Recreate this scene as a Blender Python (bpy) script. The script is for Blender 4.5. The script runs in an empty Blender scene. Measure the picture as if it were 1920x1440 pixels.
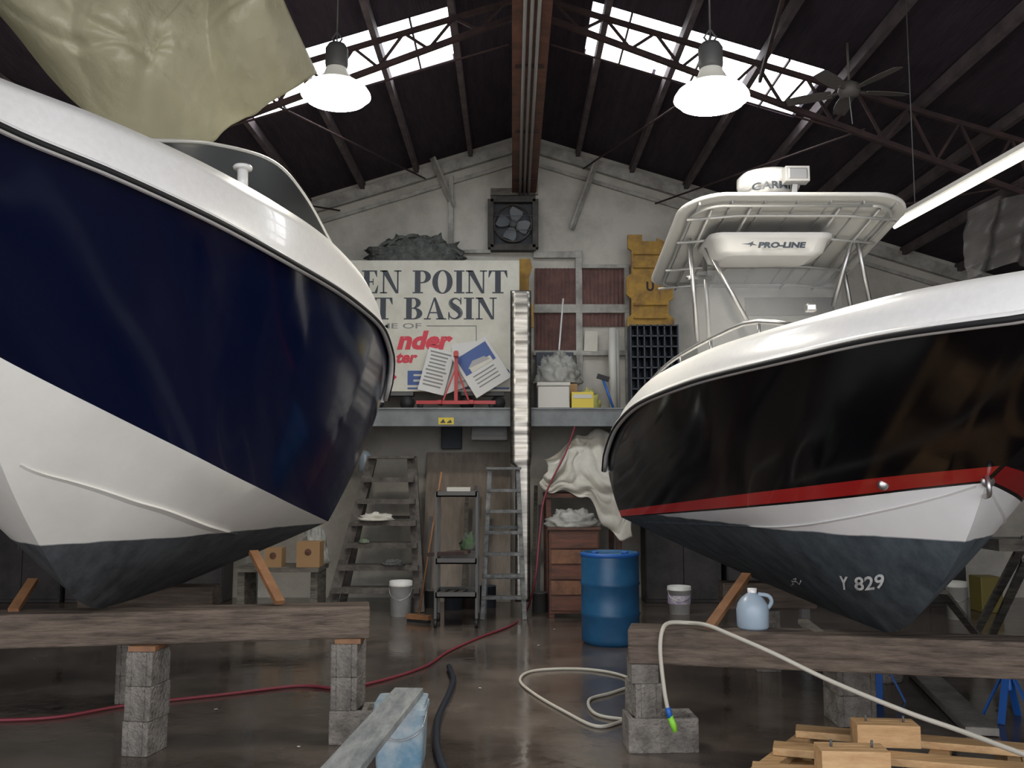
import bpy, bmesh, math, random
from mathutils import Vector, Matrix, noise
random.seed(7)
# ---------------------------------------------------------------- camera model
F=1730.0; H=1.64; TH=math.atan(170/1730.0); SN=math.sin(TH); CS=math.cos(TH)
def W(px,py,Y):
    """world point placed from an image pixel at a hand-estimated depth Y (m)"""
    u=(px-960)/F; v=(720-py)/F; t=Y/(CS-v*SN)
    return Vector((u*t, Y, H+t*(SN+v*CS)))
def G(px,py,z=0.0):
    v=(720-py)/F; rr=(SN+v*CS)/(CS-v*SN)
    return W(px,py,(z-H)/rr)
def image_px(p):  # projects a world point back to its image pixel
    d=p.y*CS+(p.z-H)*SN
    return 960+F*p.x/d, 720-F*((p.z-H)*CS-p.y*SN)/d
SC=bpy.context.scene
def link(o): SC.collection.objects.link(o); return o
# ---------------------------------------------------------------- materials
def M(name,c,r=.5,metal=0,c2=None,scale=5,bump=0,coat=0,stretch=None,emit=None,es=0,trans=0,alpha=1,lo=.35,hi=.65,bscale=None,r2=None,wz=None,below=None,below2=None,spec=None):
    m=bpy.data.materials.new(name); m.use_nodes=True; nt=m.node_tree; n=nt.nodes; L=nt.links
    b=n['Principled BSDF']; b.inputs['Base Color'].default_value=(*c,1)
    b.inputs['Roughness'].default_value=r; b.inputs['Metallic'].default_value=metal
    b.inputs['Coat Weight'].default_value=coat; b.inputs['Coat Roughness'].default_value=.04
    b.inputs['Transmission Weight'].default_value=trans; b.inputs['Alpha'].default_value=alpha
    if spec is not None: b.inputs['Specular IOR Level'].default_value=spec
    if emit: b.inputs['Emission Color'].default_value=(*emit,1); b.inputs['Emission Strength'].default_value=es
    vec=None
    if c2 or bump or r2 is not None:
        tc=n.new('ShaderNodeTexCoord'); mp=n.new('ShaderNodeMapping'); L.new(tc.outputs['Object'],mp.inputs[0])
        if stretch: mp.inputs['Scale'].default_value=stretch
        vec=mp.outputs[0]
    col=None
    if c2 or r2 is not None:
        t=n.new('ShaderNodeTexNoise'); t.inputs['Scale'].default_value=scale; t.inputs['Detail'].default_value=8; t.inputs['Roughness'].default_value=.65
        L.new(vec,t.inputs['Vector'])
        mr=n.new('ShaderNodeMapRange'); mr.inputs[1].default_value=lo; mr.inputs[2].default_value=hi; L.new(t.outputs[0],mr.inputs[0])
        if c2:
            mx=n.new('ShaderNodeMix'); mx.data_type='RGBA'; mx.inputs[6].default_value=(*c,1); mx.inputs[7].default_value=(*c2,1)
            L.new(mr.outputs[0],mx.inputs[0]); L.new(mx.outputs[2],b.inputs['Base Color']); col=mx.outputs[2]
        if r2 is not None:
            m2=n.new('ShaderNodeMapRange'); m2.inputs[3].default_value=r; m2.inputs[4].default_value=r2; L.new(mr.outputs[0],m2.inputs[0]); L.new(m2.outputs[0],b.inputs['Roughness'])
    if bump:
        t=n.new('ShaderNodeTexNoise'); t.inputs['Scale'].default_value=bscale or scale*3; t.inputs['Detail'].default_value=6; L.new(vec,t.inputs['Vector'])
        bp=n.new('ShaderNodeBump'); bp.inputs['Strength'].default_value=bump; bp.inputs['Distance'].default_value=.03
        L.new(t.outputs[0],bp.inputs['Height']); L.new(bp.outputs[0],b.inputs['Normal'])
    if wz is not None:   # antifouling paint below a waterline height
        g=n.new('ShaderNodeNewGeometry'); sp=n.new('ShaderNodeSeparateXYZ'); L.new(g.outputs['Position'],sp.inputs[0])
        t=n.new('ShaderNodeTexNoise'); t.inputs['Scale'].default_value=3; t.inputs['Detail'].default_value=5; L.new(g.outputs['Position'],t.inputs['Vector'])
        ad=n.new('ShaderNodeMath'); ad.operation='MULTIPLY_ADD'; ad.inputs[1].default_value=.03; L.new(t.outputs[0],ad.inputs[0]); L.new(sp.outputs['Z'],ad.inputs[2])
        mr=n.new('ShaderNodeMapRange'); mr.inputs[1].default_value=wz+.012; mr.inputs[2].default_value=wz+.02; L.new(ad.outputs[0],mr.inputs[0])
        mp2=n.new('ShaderNodeMapping'); mp2.inputs['Scale'].default_value=(3.5,3.5,.7); L.new(g.outputs['Position'],mp2.inputs[0])
        t2=n.new('ShaderNodeTexNoise'); t2.inputs['Scale'].default_value=2.0; t2.inputs['Detail'].default_value=9; t2.inputs['Roughness'].default_value=.68; L.new(mp2.outputs[0],t2.inputs['Vector'])
        # paler, chalkier near the waterline
        hg=n.new('ShaderNodeMapRange'); hg.inputs[1].default_value=wz-.5; hg.inputs[2].default_value=wz; hg.inputs[3].default_value=-.05; hg.inputs[4].default_value=.12; L.new(sp.outputs['Z'],hg.inputs[0])
        ah=n.new('ShaderNodeMath'); ah.operation='ADD'; L.new(t2.outputs[0],ah.inputs[0]); L.new(hg.outputs[0],ah.inputs[1])
        mr3=n.new('ShaderNodeMapRange'); mr3.inputs[1].default_value=.36; mr3.inputs[2].default_value=.74; L.new(ah.outputs[0],mr3.inputs[0])
        mb=n.new('ShaderNodeMix'); mb.data_type='RGBA'; mb.inputs[6].default_value=(*below,1); mb.inputs[7].default_value=(*below2,1); L.new(mr3.outputs[0],mb.inputs[0])
        mx=n.new('ShaderNodeMix'); mx.data_type='RGBA'; L.new(mr.outputs[0],mx.inputs[0]); L.new(mb.outputs[2],mx.inputs[6])
        if col: L.new(col,mx.inputs[7])
        else: mx.inputs[7].default_value=(*c,1)
        L.new(mx.outputs[2],b.inputs['Base Color'])
        m4=n.new('ShaderNodeMapRange'); m4.inputs[3].default_value=.75; m4.inputs[4].default_value=r; L.new(mr.outputs[0],m4.inputs[0]); L.new(m4.outputs[0],b.inputs['Roughness'])
    return m
white=M('gelcoat_white',(.80,.80,.80),.18,coat=.6)
hardw=M('hardtop_white',(.56,.56,.55),.4)
capwhite=M('gunwale_white',(.93,.93,.93),.3,coat=.3,c2=(.88,.88,.87),scale=30)
navy=M('navy_gelcoat',(.0035,.0065,.030),.09,coat=.1,r2=.16,scale=3,spec=.36)
black=M('black_gelcoat',(.0025,.0028,.005),.08,r2=.14,scale=3,spec=.22)
redstripe=M('red_stripe',(.50,.012,.015),.2,coat=.4)
bot_l=M('bottom_paint_worn',(.84,.83,.79),.35,c2=(.77,.76,.71),scale=2.5,wz=1.27,below=(.022,.025,.029),below2=(.09,.10,.11))
bot_r=M('bottom_paint_chine',(.88,.88,.88),.3,c2=(.84,.84,.84),scale=4,wz=1.325,below=(.018,.026,.035),below2=(.085,.11,.13))
steel=M('stainless_tube',(.50,.50,.50),.35,.9)
tubep=M('satin_frame_tube',(.42,.42,.41),.4,.4)
alu=M('spattered_aluminium',(.20,.21,.21),.6,.3,c2=(.075,.08,.085),scale=16)
darkrub=M('black_rubber',(.015,.015,.017),.6)
grey=M('grey_plastic',(.09,.09,.09),.5)
ltgrey=M('light_grey',(.36,.36,.36),.5)
wallm=M('painted_plaster_wall',(.52,.50,.45),.85,c2=(.25,.235,.20),scale=1.3,bump=.4,bscale=7,lo=.42,hi=.8)
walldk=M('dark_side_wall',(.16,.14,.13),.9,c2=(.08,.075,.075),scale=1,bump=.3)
roofm=M('dark_roof_deck',(.016,.010,.019),.9,c2=(.036,.024,.036),scale=2,stretch=(8,1,1),bump=.4)
whitewood=M('white_painted_wood',(.46,.45,.41),.7,c2=(.24,.23,.21),scale=5,bump=.2)
rust=M('rusty_steel',(.060,.034,.032),.8,.1,c2=(.03,.018,.02),scale=6,bump=.2)
rustlt=M('brown_beam_paint',(.17,.07,.045),.6,.1,c2=(.07,.032,.024),scale=4,bump=.2)
purl=M('weathered_purlin',(.13,.10,.105),.8,c2=(.06,.046,.052),scale=4)
wood_dk=M('old_dark_timber',(.15,.115,.09),.8,c2=(.035,.025,.02),scale=3,stretch=(.6,5,8),bump=.8,bscale=6,lo=.4,hi=.72)
wood_gr=M('grey_timber_worn',(.19,.175,.15),.85,c2=(.065,.058,.05),scale=5,stretch=(1,1,4),bump=.4)
wood_lt=M('light_grey_timber',(.36,.34,.31),.8,c2=(.2,.19,.17),scale=5,bump=.3)
wood_ld=M('spattered_ladder_wood',(.135,.12,.108),.8,c2=(.04,.036,.034),scale=9,bump=.4,lo=.4,hi=.7)
wood_or=M('orange_wood',(.30,.15,.07),.6,c2=(.18,.085,.04),scale=6)
pine=M('pine_lumber',(.62,.41,.21),.65,c2=(.44,.26,.12),scale=3,stretch=(1,8,6),bump=.15)
ply=M('grey_plywood',(.34,.29,.245),.85,c2=(.21,.18,.15),scale=3,stretch=(3,3,.6),bump=.2)
chest=M('red_brown_wood',(.17,.065,.04),.6,c2=(.06,.03,.022),scale=3,stretch=(1,1,5))
conc=M('concrete_block',(.27,.25,.225),.95,c2=(.11,.10,.09),scale=7,bump=1,bscale=45)
galv=M('grey_painted_steel',(.22,.24,.25),.6,.1,c2=(.15,.16,.17),scale=4)
drumb=M('blue_drum_plastic',(.012,.085,.20),.4,c2=(.03,.13,.27),scale=5,lo=.4,hi=.75)
signw=M('sign_white',(.64,.63,.55),.5,c2=(.53,.51,.43),scale=3)
ink=M('sign_dark_ink',(.025,.035,.05),.5)
inkred=M('sign_red_ink',(.60,.03,.06),.5)
inkblue=M('sign_blue_ink',(.04,.09,.28),.5)
inkgrey=M('sign_grey_ink',(.2,.2,.19),.5)
redp=M('red_paint',(.42,.02,.025),.4)
yel=M('rusty_yellow_paint',(.42,.24,.03),.65,c2=(.14,.07,.025),scale=5,lo=.4,hi=.7)
yelb=M('yellow_plastic',(.65,.50,.03),.4)
yeldull=M('dull_yellow_plastic',(.16,.13,.03),.5)
corr=M('rusty_corrugated',(.22,.12,.105),.8,c2=(.11,.065,.06),scale=4,bump=.3)
bluegr=M('blue_grey_crate',(.05,.06,.08),.6)
shadefill=M('shade_fill_dark',(.055,.05,.05),.6,c2=(.022,.021,.022),scale=4)  # near-black colour standing in for shade, used on the added cabinets
cloth=M('canvas_tarp',(.66,.64,.58),.85,c2=(.52,.50,.44),scale=3,bump=.2)
plastic=M('clear_poly_bag',(.50,.50,.47),.25,alpha=.75,c2=(.3,.3,.28),scale=5)
greyrope=M('grey_net',(.15,.16,.15),.9,c2=(.06,.065,.06),scale=12,bump=1)
film=M('khaki_masking_film',(.52,.50,.36),.3,c2=(.43,.41,.28),scale=1.2,bump=.45,bscale=13)
nt=film.node_tree; b=nt.nodes['Principled BSDF']; tr=nt.nodes.new('ShaderNodeBsdfTranslucent'); tr.inputs[0].default_value=(.68,.65,.46,1)
mxs=nt.nodes.new('ShaderNodeMixShader'); mxs.inputs[0].default_value=.25; nt.links.new(b.outputs[0],mxs.inputs[1]); nt.links.new(tr.outputs[0],mxs.inputs[2]); nt.links.new(mxs.outputs[0],nt.nodes['Material Output'].inputs[0])
pail=M('white_pail_plastic',(.78,.79,.78),.4,c2=(.66,.66,.64),scale=10)
hullink=M('chalky_white_lettering',(.78,.81,.82),.7,c2=(.3,.33,.35),scale=22,lo=.5,hi=.72)
milk=M('translucent_jug',(.50,.62,.74),.3,trans=.35)
bluestd=M('blue_paint',(.02,.12,.45),.45)
card=M('cardboard',(.36,.22,.11),.85)
greenp=M('lime_plastic',(.25,.65,.05),.4)
greendull=M('muted_green_cloth',(.10,.22,.08),.8,c2=(.2,.2,.18),scale=12)
hosew=M('white_hose_rubber',(.50,.48,.42),.5)
hoser=M('red_hose_rubber',(.20,.03,.045),.5)
hoseb=M('dark_blue_hose_rubber',(.015,.022,.035),.4)
skyl=M('skylight_fibreglass',(.9,.9,.9),.5,emit=(.93,.97,1),es=8.0,c2=(.7,.72,.72))
lensm=M('lamp_lens_glow',(1,1,1),.5,emit=(1,.98,.9),es=30)
shadem=M('prismatic_shade',(.75,.75,.68),.35,emit=(1,.97,.84),es=4)
capm=M('lamp_upper_shade',(.45,.45,.42),.35,emit=(1,.97,.84),es=.25)
tubem=M('fluorescent_glow',(1,1,1),.5,emit=(1,.94,.76),es=1.8)
tint=M('tinted_screen',(.035,.038,.04),.35,alpha=.85,spec=.15)
clear=M('clear_vinyl',(.35,.36,.36),.25,alpha=.35)
beige=M('weathered_white_box',(.55,.54,.5),.5)
floorm=M('wet_concrete_floor',(.048,.038,.032),.03,c2=(.165,.136,.115),scale=1.0,bump=.07,bscale=8,lo=.36,hi=.72,r2=.28)
# ---------------------------------------------------------------- mesh builder
Z=Vector((0,0,1))
class MB:
    def __init__(s): s.v=[];s.f=[];s.m=[];s.sm=[];s.mats=[]
    def mi(s,m):
        if m not in s.mats: s.mats.append(m)
        return s.mats.index(m)
    def add(s,vs,fs,mat,sm=False):
        o=len(s.v); s.v+= [Vector(p) for p in vs]; k=s.mi(mat)
        for f in fs: s.f.append([i+o for i in f]); s.m.append(k); s.sm.append(sm)
        return s
    def box(s,a,b,mat):
        x0,y0,z0=a;x1,y1,z1=b
        return s.add([(x0,y0,z0),(x1,y0,z0),(x1,y1,z0),(x0,y1,z0),(x0,y0,z1),(x1,y0,z1),(x1,y1,z1),(x0,y1,z1)],[(3,2,1,0),(4,5,6,7),(0,1,5,4),(1,2,6,5),(2,3,7,6),(3,0,4,7)],mat)
    def obox(s,c,size,mat,R=None):
        R=R or Matrix.Identity(3); c=Vector(c); sx,sy,sz=[q/2 for q in size]
        vs=[c+R@Vector(p) for p in [(-sx,-sy,-sz),(sx,-sy,-sz),(sx,sy,-sz),(-sx,sy,-sz),(-sx,-sy,sz),(sx,-sy,sz),(sx,sy,sz),(-sx,sy,sz)]]
        return s.add(vs,[(3,2,1,0),(4,5,6,7),(0,1,5,4),(1,2,6,5),(2,3,7,6),(3,0,4,7)],mat)
    def bar(s,p,q,w,h,mat,up=Z):
        p=Vector(p);q=Vector(q);d=(q-p).normalized(); r=d.cross(up)
        if r.length<1e-4: r=d.cross(Vector((0,1,0)))
        r.normalize(); u=r.cross(d); vs=[]
        for e in (p,q):
            for a,b in ((-1,-1),(1,-1),(1,1),(-1,1)): vs.append(e+r*a*w/2+u*b*h/2)
        return s.add(vs,[(0,1,2,3),(7,6,5,4),(0,4,5,1),(1,5,6,2),(2,6,7,3),(3,7,4,0)],mat)
    def tube(s,pts,r,mat,n=8):
        pts=[Vector(p) for p in pts]; vs=[];fs=[]; nrm=None
        for i,p in enumerate(pts):
            d=(pts[min(i+1,len(pts)-1)]-pts[max(i-1,0)])
            if d.length<1e-7: d=Vector((0,0,1))
            d.normalize()
            if nrm is None:
                nrm=d.cross(Z)
                if nrm.length<1e-3: nrm=d.cross(Vector((1,0,0)))
            nrm=(nrm-d*nrm.dot(d))
            if nrm.length<1e-5: nrm=d.cross(Vector((1,0.1,0)))
            nrm.normalize(); bn=d.cross(nrm); rr=r[i] if isinstance(r,(list,tuple)) else r
            for k in range(n):
                a=2*math.pi*k/n; vs.append(p+nrm*math.cos(a)*rr+bn*math.sin(a)*rr)
        for i in range(len(pts)-1):
            for k in range(n): fs.append((i*n+k,i*n+(k+1)%n,(i+1)*n+(k+1)%n,(i+1)*n+k))
        fs.append(tuple(range(n))[::-1]); fs.append(tuple((len(pts)-1)*n+k for k in range(n)))
        return s.add(vs,fs,mat,True)
    def lathe(s,prof,c,mat,n=28,R=None,sm=True):
        R=R or Matrix.Identity(3); c=Vector(c); vs=[];fs=[]
        for r,z in prof:
            for k in range(n):
                a=2*math.pi*k/n; vs.append(c+R@Vector((r*math.cos(a),r*math.sin(a),z)))
        for i in range(len(prof)-1):
            for k in range(n): fs.append((i*n+k,i*n+(k+1)%n,(i+1)*n+(k+1)%n,(i+1)*n+k))
        return s.add(vs,fs,mat,sm)
    def prism(s,pts,off,mat,sm=False):
        n=len(pts); off=Vector(off); pts=[Vector(p) for p in pts]
        vs=pts+[p+off for p in pts]
        fs=[tuple(range(n)),tuple(range(2*n-1,n-1,-1))]+[(i,(i+1)%n,n+(i+1)%n,n+i) for i in range(n)]
        return s.add(vs,fs,mat,sm)
    def grid(s,P,mat,sm=True):
        nr=len(P);nc=len(P[0]); vs=[p for r in P for p in r]
        return s.add(vs,[(i*nc+j,i*nc+j+1,(i+1)*nc+j+1,(i+1)*nc+j) for i in range(nr-1) for j in range(nc-1)],mat,sm)
    def text(s,body,o,right,up,w,h,mat,shear=0,bold=0,sx=None):
        cu=bpy.data.curves.new('t','FONT'); cu.body=body; cu.offset=bold; cu.resolution_u=3
        ob=bpy.data.objects.new('t',cu); link(ob); bpy.context.view_layer.update()
        me=bpy.data.meshes.new_from_object(ob.evaluated_get(bpy.context.evaluated_depsgraph_get()))
        xs=[v.co.x for v in me.vertices]; ys=[v.co.y for v in me.vertices]
        x0,x1,y0,y1=min(xs),max(xs),min(ys),max(ys); o=Vector(o); right=Vector(right).normalized(); up=Vector(up).normalized()
        vs=[]
        for v in me.vertices:
            a=(v.co.x-x0)/(x1-x0)*w; b=(v.co.y-y0)/(y1-y0)*h
            vs.append(o+right*(a+shear*b)+up*b)
        s.add(vs,[tuple(p.vertices) for p in me.polygons],mat)
        bpy.data.objects.remove(ob); bpy.data.curves.remove(cu); bpy.data.meshes.remove(me)
        return s
    def build(s,name,parent=None,label=None,category=None,group=None,kind=None,bevel=0,subd=0,fix=False,solid=0,origin=None,sharp=0):
        if parent: o=parent.location.copy()
        elif origin is not None: o=Vector(origin)
        elif kind=='structure': o=Vector((0,0,0))
        else:
            xs=[v.x for v in s.v];ys=[v.y for v in s.v];zs=[v.z for v in s.v]
            o=Vector(((min(xs)+max(xs))/2,(min(ys)+max(ys))/2,min(zs)))
        me=bpy.data.meshes.new(name); me.from_pydata([tuple(v-o) for v in s.v],[],s.f)
        for m in s.mats: me.materials.append(m)
        for p,k,sm in zip(me.polygons,s.m,s.sm): p.material_index=k; p.use_smooth=sm
        if fix:
            bm=bmesh.new(); bm.from_mesh(me); bmesh.ops.remove_doubles(bm,verts=bm.verts,dist=1e-4); bmesh.ops.recalc_face_normals(bm,faces=bm.faces); bm.to_mesh(me); bm.free()
        if sharp: me.set_sharp_from_angle(angle=math.radians(sharp))
        me.update(); ob=bpy.data.objects.new(name,me); link(ob)
        if parent: ob.parent=parent
        else: ob.location=o
        if label: ob['label']=label
        if category: ob['category']=category
        if group: ob['group']=group
        if kind: ob['kind']=kind
        if solid: md=ob.modifiers.new('s','SOLIDIFY'); md.thickness=solid
        if bevel: md=ob.modifiers.new('b','BEVEL'); md.width=bevel; md.segments=2; md.limit_method='ANGLE'
        if subd: md=ob.modifiers.new('ss','SUBSURF'); md.levels=subd; md.render_levels=subd
        return ob
def top(name,label,cat,loc,group=None):
    e=bpy.data.objects.new(name,None); e.empty_display_size=.1; link(e); e.location=Vector(loc); e['label']=label; e['category']=cat
    if group: e['group']=group
    return e
def dup(root,loc=None,rotz=0,label=None):
    n=root.copy(); SC.collection.objects.link(n)
    if loc is not None: n.location=Vector(loc)
    n.rotation_euler=(root.rotation_euler[0],root.rotation_euler[1],root.rotation_euler[2]+rotz)
    if label: n['label']=label
    for c in list(root.children):
        k=c.copy(); SC.collection.objects.link(k); k.parent=n
    return n
def cat(pts,n=8):
    pts=[Vector(p) for p in pts]; out=[]
    P=[pts[0]*2-pts[1]]+pts+[pts[-1]*2-pts[-2]]
    for i in range(1,len(P)-2):
        a,b,c,d=P[i-1],P[i],P[i+1],P[i+2]
        for k in range(n):
            t=k/n; out.append(.5*((2*b)+(c-a)*t+(2*a-5*b+4*c-d)*t*t+(3*b-a-3*c+d)*t**3))
    out.append(pts[-1]); return out
def Rz(a): return Matrix.Rotation(a,3,'Z')
def Rx(a): return Matrix.Rotation(a,3,'X')
def Ry(a): return Matrix.Rotation(a,3,'Y')
# ---------------------------------------------------------------- room shell
BY=12.6; XC=.17; RS=.31; RZ=6.42; HW=7.4
def rz(x): return RZ-RS*abs(x-XC)
MB().add([(-HW-3,-9,0),(HW+3,-9,0),(HW+3,BY,0),(-HW-3,BY,0)],[(0,1,2,3)],floorm).build('floor',kind='structure')
MB().prism([(-HW,BY,0),(HW,BY,0),(HW,BY,rz(HW)),(XC,BY,RZ),(-HW,BY,rz(-HW))],(0,.15,0),wallm).build('wall_back',kind='structure',fix=True)
MB().box((-HW-.15,-1,0),(-HW,BY,rz(-HW)),walldk).build('wall_left',kind='structure')
MB().box((HW,-1,0),(HW+.15,BY,rz(HW)),walldk).build('wall_right',kind='structure')
mb=MB(); SY0,SY1=8.58,9.74
for sgn,x0,x1 in ((-1,.80,3.0),(1,.62,2.9)):
    def q(xa,xb,ya,yb):
        X=lambda d: XC+sgn*d
        P=[(X(xa),ya),(X(xb),ya),(X(xb),yb),(X(xa),yb)]
        mb.prism([(x,y,rz(x)) for x,y in P],(0,0,.08),roofm)
    E=HW+.3
    q(0,E,-1,SY0); q(0,E,SY1,BY+.15); q(0,x0,SY0,SY1); q(x1,E,SY0,SY1)
mb.build('ceiling',kind='structure',fix=True)
tn=0
def trim(mb):
    global tn; tn+=1; mb.build('trim_%d'%tn,kind='structure',bevel=.004)
k=0
for sgn,x0,x1 in ((-1,.80,3.0),(1,.62,2.9)):
    nP=3
    for i in range(nP):
        k+=1; a=x0+(x1-x0)*i/nP+.02; b_=x0+(x1-x0)*(i+1)/nP-.02
        P=[(XC+sgn*a,SY0),(XC+sgn*b_,SY0),(XC+sgn*b_,SY1),(XC+sgn*a,SY1)]
        MB().prism([(x,y,rz(x)+.02) for x,y in P],(0,0,.02),skyl).build('window_%d'%k,kind='structure',fix=True)
        m=(a+b_)/2; trim(MB().bar((XC+sgn*m,SY0,rz(XC+m)+.0),(XC+sgn*m,SY1,rz(XC+m)+.0),.02,.03,rust))
for sgn in (-1,1):
    trim(MB().bar((XC,BY-.05,RZ-.17),(XC+sgn*7,BY-.05,RZ-.17-7*RS),.08,.16,whitewood))
    trim(MB().bar((XC,BY-.03,RZ-.40),(XC+sgn*7,BY-.03,RZ-.40-7*RS),.05,.05,whitewood))
for px,y0,y1,w in ((845,330,492,.07),(1087,470,770,.09),(1005,300,365,.06),(1178,500,765,.07)):
    a=W(px,y0,BY-.04);b_=W(px,y1,BY-.04); a.x=b_.x; trim(MB().bar(a,b_,w,.06,whitewood,up=Vector((0,1,0))))
for y,xa,xb,h in ((478,1000,1090,.09),(579,1000,1180,.12),(500,1090,1180,.05),(662,1000,1180,.07),(472,845,920,.05)):
    a=W(xa,y,BY-.05);b_=W(xb,y,BY-.05); a.z=b_.z; trim(MB().bar(a,b_,.05,h,whitewood))
for (x0,y0,x1,y1) in ((812,300,850,388),(1118,305,1072,430)):
    MB().bar(W(x0,y0,BY-.15)+Vector((0,-.1,0)),W(x1,y1,BY-.06),.11,.03,whitewood).build('brace_board',label='white painted diagonal brace board under the gable',category='brace board',group='gable brace boards')
for i,(xa,xb,ya,yb) in enumerate(((1003,1082,503,573),(1092,1174,503,573),(1003,1082,585,658),(1092,1174,585,612))):
    a=W(xa,yb,BY-.03);c=W(xb,ya,BY-.03); mb=MB(); n=44; P=[[],[]]
    for j in range(n+1):
        x=a.x+(c.x-a.x)*j/n; y=BY-.03+.012*math.sin(j*math.pi/2)
        P[0].append((x,y,a.z));P[1].append((x,y,c.z))
    mb.grid(P,corr,False).build('corrugated_panel',label='rusty reddish corrugated sheet infill in a white frame',category='wall panel',group='corrugated infill panels',solid=.004)
# ---------------------------------------------------------------- roof steel
rb=top('ridge_beam','brown painted ridge beam with light conduits beneath','roof beam',(XC,5.8,5.55))
MB().box((XC-.17,-.9,5.55),(XC+.17,BY-.02,5.60),rustlt).box((XC-.16,-.9,5.60),(XC-.13,BY-.02,5.95),rustlt).box((XC+.13,-.9,5.60),(XC+.16,BY-.02,5.95),rustlt).build('beam_body',rb)
for dx in (-.06,.0,.06):
    MB().tube([(XC+dx,-.9,5.53),(XC+dx,BY-.05,5.53)],.017,ltgrey).build('conduit',rb)
for i in range(8): MB().box((XC-.14,i*1.7,5.535),(XC+.14,i*1.7+.05,5.56),rust).build('conduit_strap',rb)
pu=None
for sgn in (-1,1):
    for i in range(1,10):
        x=XC+sgn*i*.75
        if pu is None: pu=MB().box((x-.03,-.9,rz(x)-.13),(x+.03,BY-.02,rz(x)-.02),purl).build('roof_purlin',label='weathered wooden purlin running the length of the roof',category='purlin',group='roof purlins'); px0=x; z0=rz(x); l0=pu.location.copy()
        else:
            c=pu.copy(); link(c); c.location=l0+Vector((x-px0,0,rz(x)-z0))
def truss(Y):
    t=top('roof_truss','rusty steel lattice roof truss following the roof slope','roof truss',(XC,Y,5.3),'lattice roof trusses')
    a=MB();b_=MB();w=MB()
    for s in (-1,1):
        zt=lambda d: RZ-.18-RS*d
        zb=lambda d: RZ-.34-.385*d
        a.bar((XC,Y,zt(0)),(XC+s*7.2,Y,zt(7.2)),.045,.045,rust)
        b_.bar((XC,Y,zb(0)),(XC+s*5.6,Y,zb(5.6)),.05,.05,rust); b_.bar((XC+s*5.6,Y,zb(5.6)),(XC+s*7.3,Y,2.6),.05,.05,rust)
        n=14
        for i in range(n):
            d0=.25+i*.48; d1=d0+.24; d2=d0+.48
            if d2>6.9: break
            f=lambda d: zb(min(d,5.6))
            w.bar((XC+s*d0,Y,zt(d0)),(XC+s*d1,Y,f(d1)),.025,.025,rust); w.bar((XC+s*d1,Y,f(d1)),(XC+s*d2,Y,zt(d2)),.025,.025,rust)
        w.bar((XC+s*.2,Y,5.75),(XC+s*3.4,Y,zb(3.4)),.015,.015,rust)
    a.build('top_chord',t);b_.build('bottom_chord',t);w.build('web_bracing',t); return t
t0=truss(8.5); dup(t0,(XC,4.6,5.3)); dup(t0,(XC,1.2,5.3))
for s,d in ((-1,2.0),(-1,4.2),(1,1.7),(1,4.6)):
    x=XC+s*d
    MB().bar((x,4.6,rz(x)-.25),(x+s*.5,8.5,rz(x)-.5),.03,.05,rust).build('sway_brace',label='thin rusty diagonal sway brace between trusses',category='brace',group='sway braces')
for (xa,ya,za,xb,yb,zb2) in ((3.2,BY-.05,5.0,5.2,8.56,4.45),(-2.4,BY-.05,5.3,-4.4,8.56,4.6),(2.0,BY-.05,5.4,3.4,8.6,4.95),(-1.2,BY-.05,5.75,-2.3,8.6,5.2),(1.0,BY-.05,5.9,1.9,8.6,5.4)):
    MB().tube([(xa,ya,za),(xb,yb,zb2)],.012,rust,6).build('tie_rod',label='thin rusty steel tie rod crossing under the roof',category='tie rod',group='roof tie rods')
# ---------------------------------------------------------------- hulls
def fn(tbl):
    ys=[p[0] for p in tbl]
    def ev(y,k):
        if y<=ys[0]: return tbl[0][k]
        if y>=ys[-1]: return tbl[-1][k]
        i=max(j for j in range(len(ys)) if ys[j]<=y); i=min(i,len(ys)-2)
        def sl(j):
            if j==0: return (tbl[1][k]-tbl[0][k])/(ys[1]-ys[0])
            if j==len(ys)-1: return (tbl[-1][k]-tbl[-2][k])/(ys[-1]-ys[-2])
            a=(tbl[j][k]-tbl[j-1][k])/(ys[j]-ys[j-1]); b=(tbl[j+1][k]-tbl[j][k])/(ys[j+1]-ys[j])
            return 0 if a*b<=0 else 2*a*b/(a+b)
        h=ys[i+1]-ys[i]; t=(y-ys[i])/h
        return (2*t**3-3*t*t+1)*tbl[i][k]+(t**3-2*t*t+t)*h*sl(i)+(-2*t**3+3*t*t)*tbl[i+1][k]+(t**3-t*t)*h*sl(i+1)
    return ev,ys[0],ys[-1]
class Hull:
    def __init__(s,ax,sheer,chine,keel,fl0,fl1,cap):
        s.ax=ax;s.S=fn(sheer);s.C=fn(chine);s.K=fn(keel);s.fl0=fl0;s.fl1=fl1;s.cap=cap
    def at(s,F_,t):
        ev,a,b=F_; y=a+(b-a)*t; return Vector((ev(y,1),y,ev(y,2)))   # (b,Y,z)
    def bottom(s,t,v):
        K=s.at(s.K,t);C=s.at(s.C,t); p=K.lerp(C,v); p.x+=.012*math.sin(math.pi*v)*min(1,C.x*2); return p
    def side(s,t,v):
        C=s.at(s.C,t);S=s.at(s.S,t); fl=s.fl0+(s.fl1-s.fl0)*min(1,t*1.3)
        c=(C+S)/2; c.x-=fl*(S.x-C.x)
        return C*(1-v)**2+c*2*v*(1-v)+S*v*v
    def slen(s,t): return abs(s.at(s.S,t).z-s.at(s.C,t).z)
    def w(s,p,sg): return Vector((s.ax+sg*p.x,p.y,p.z))
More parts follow.
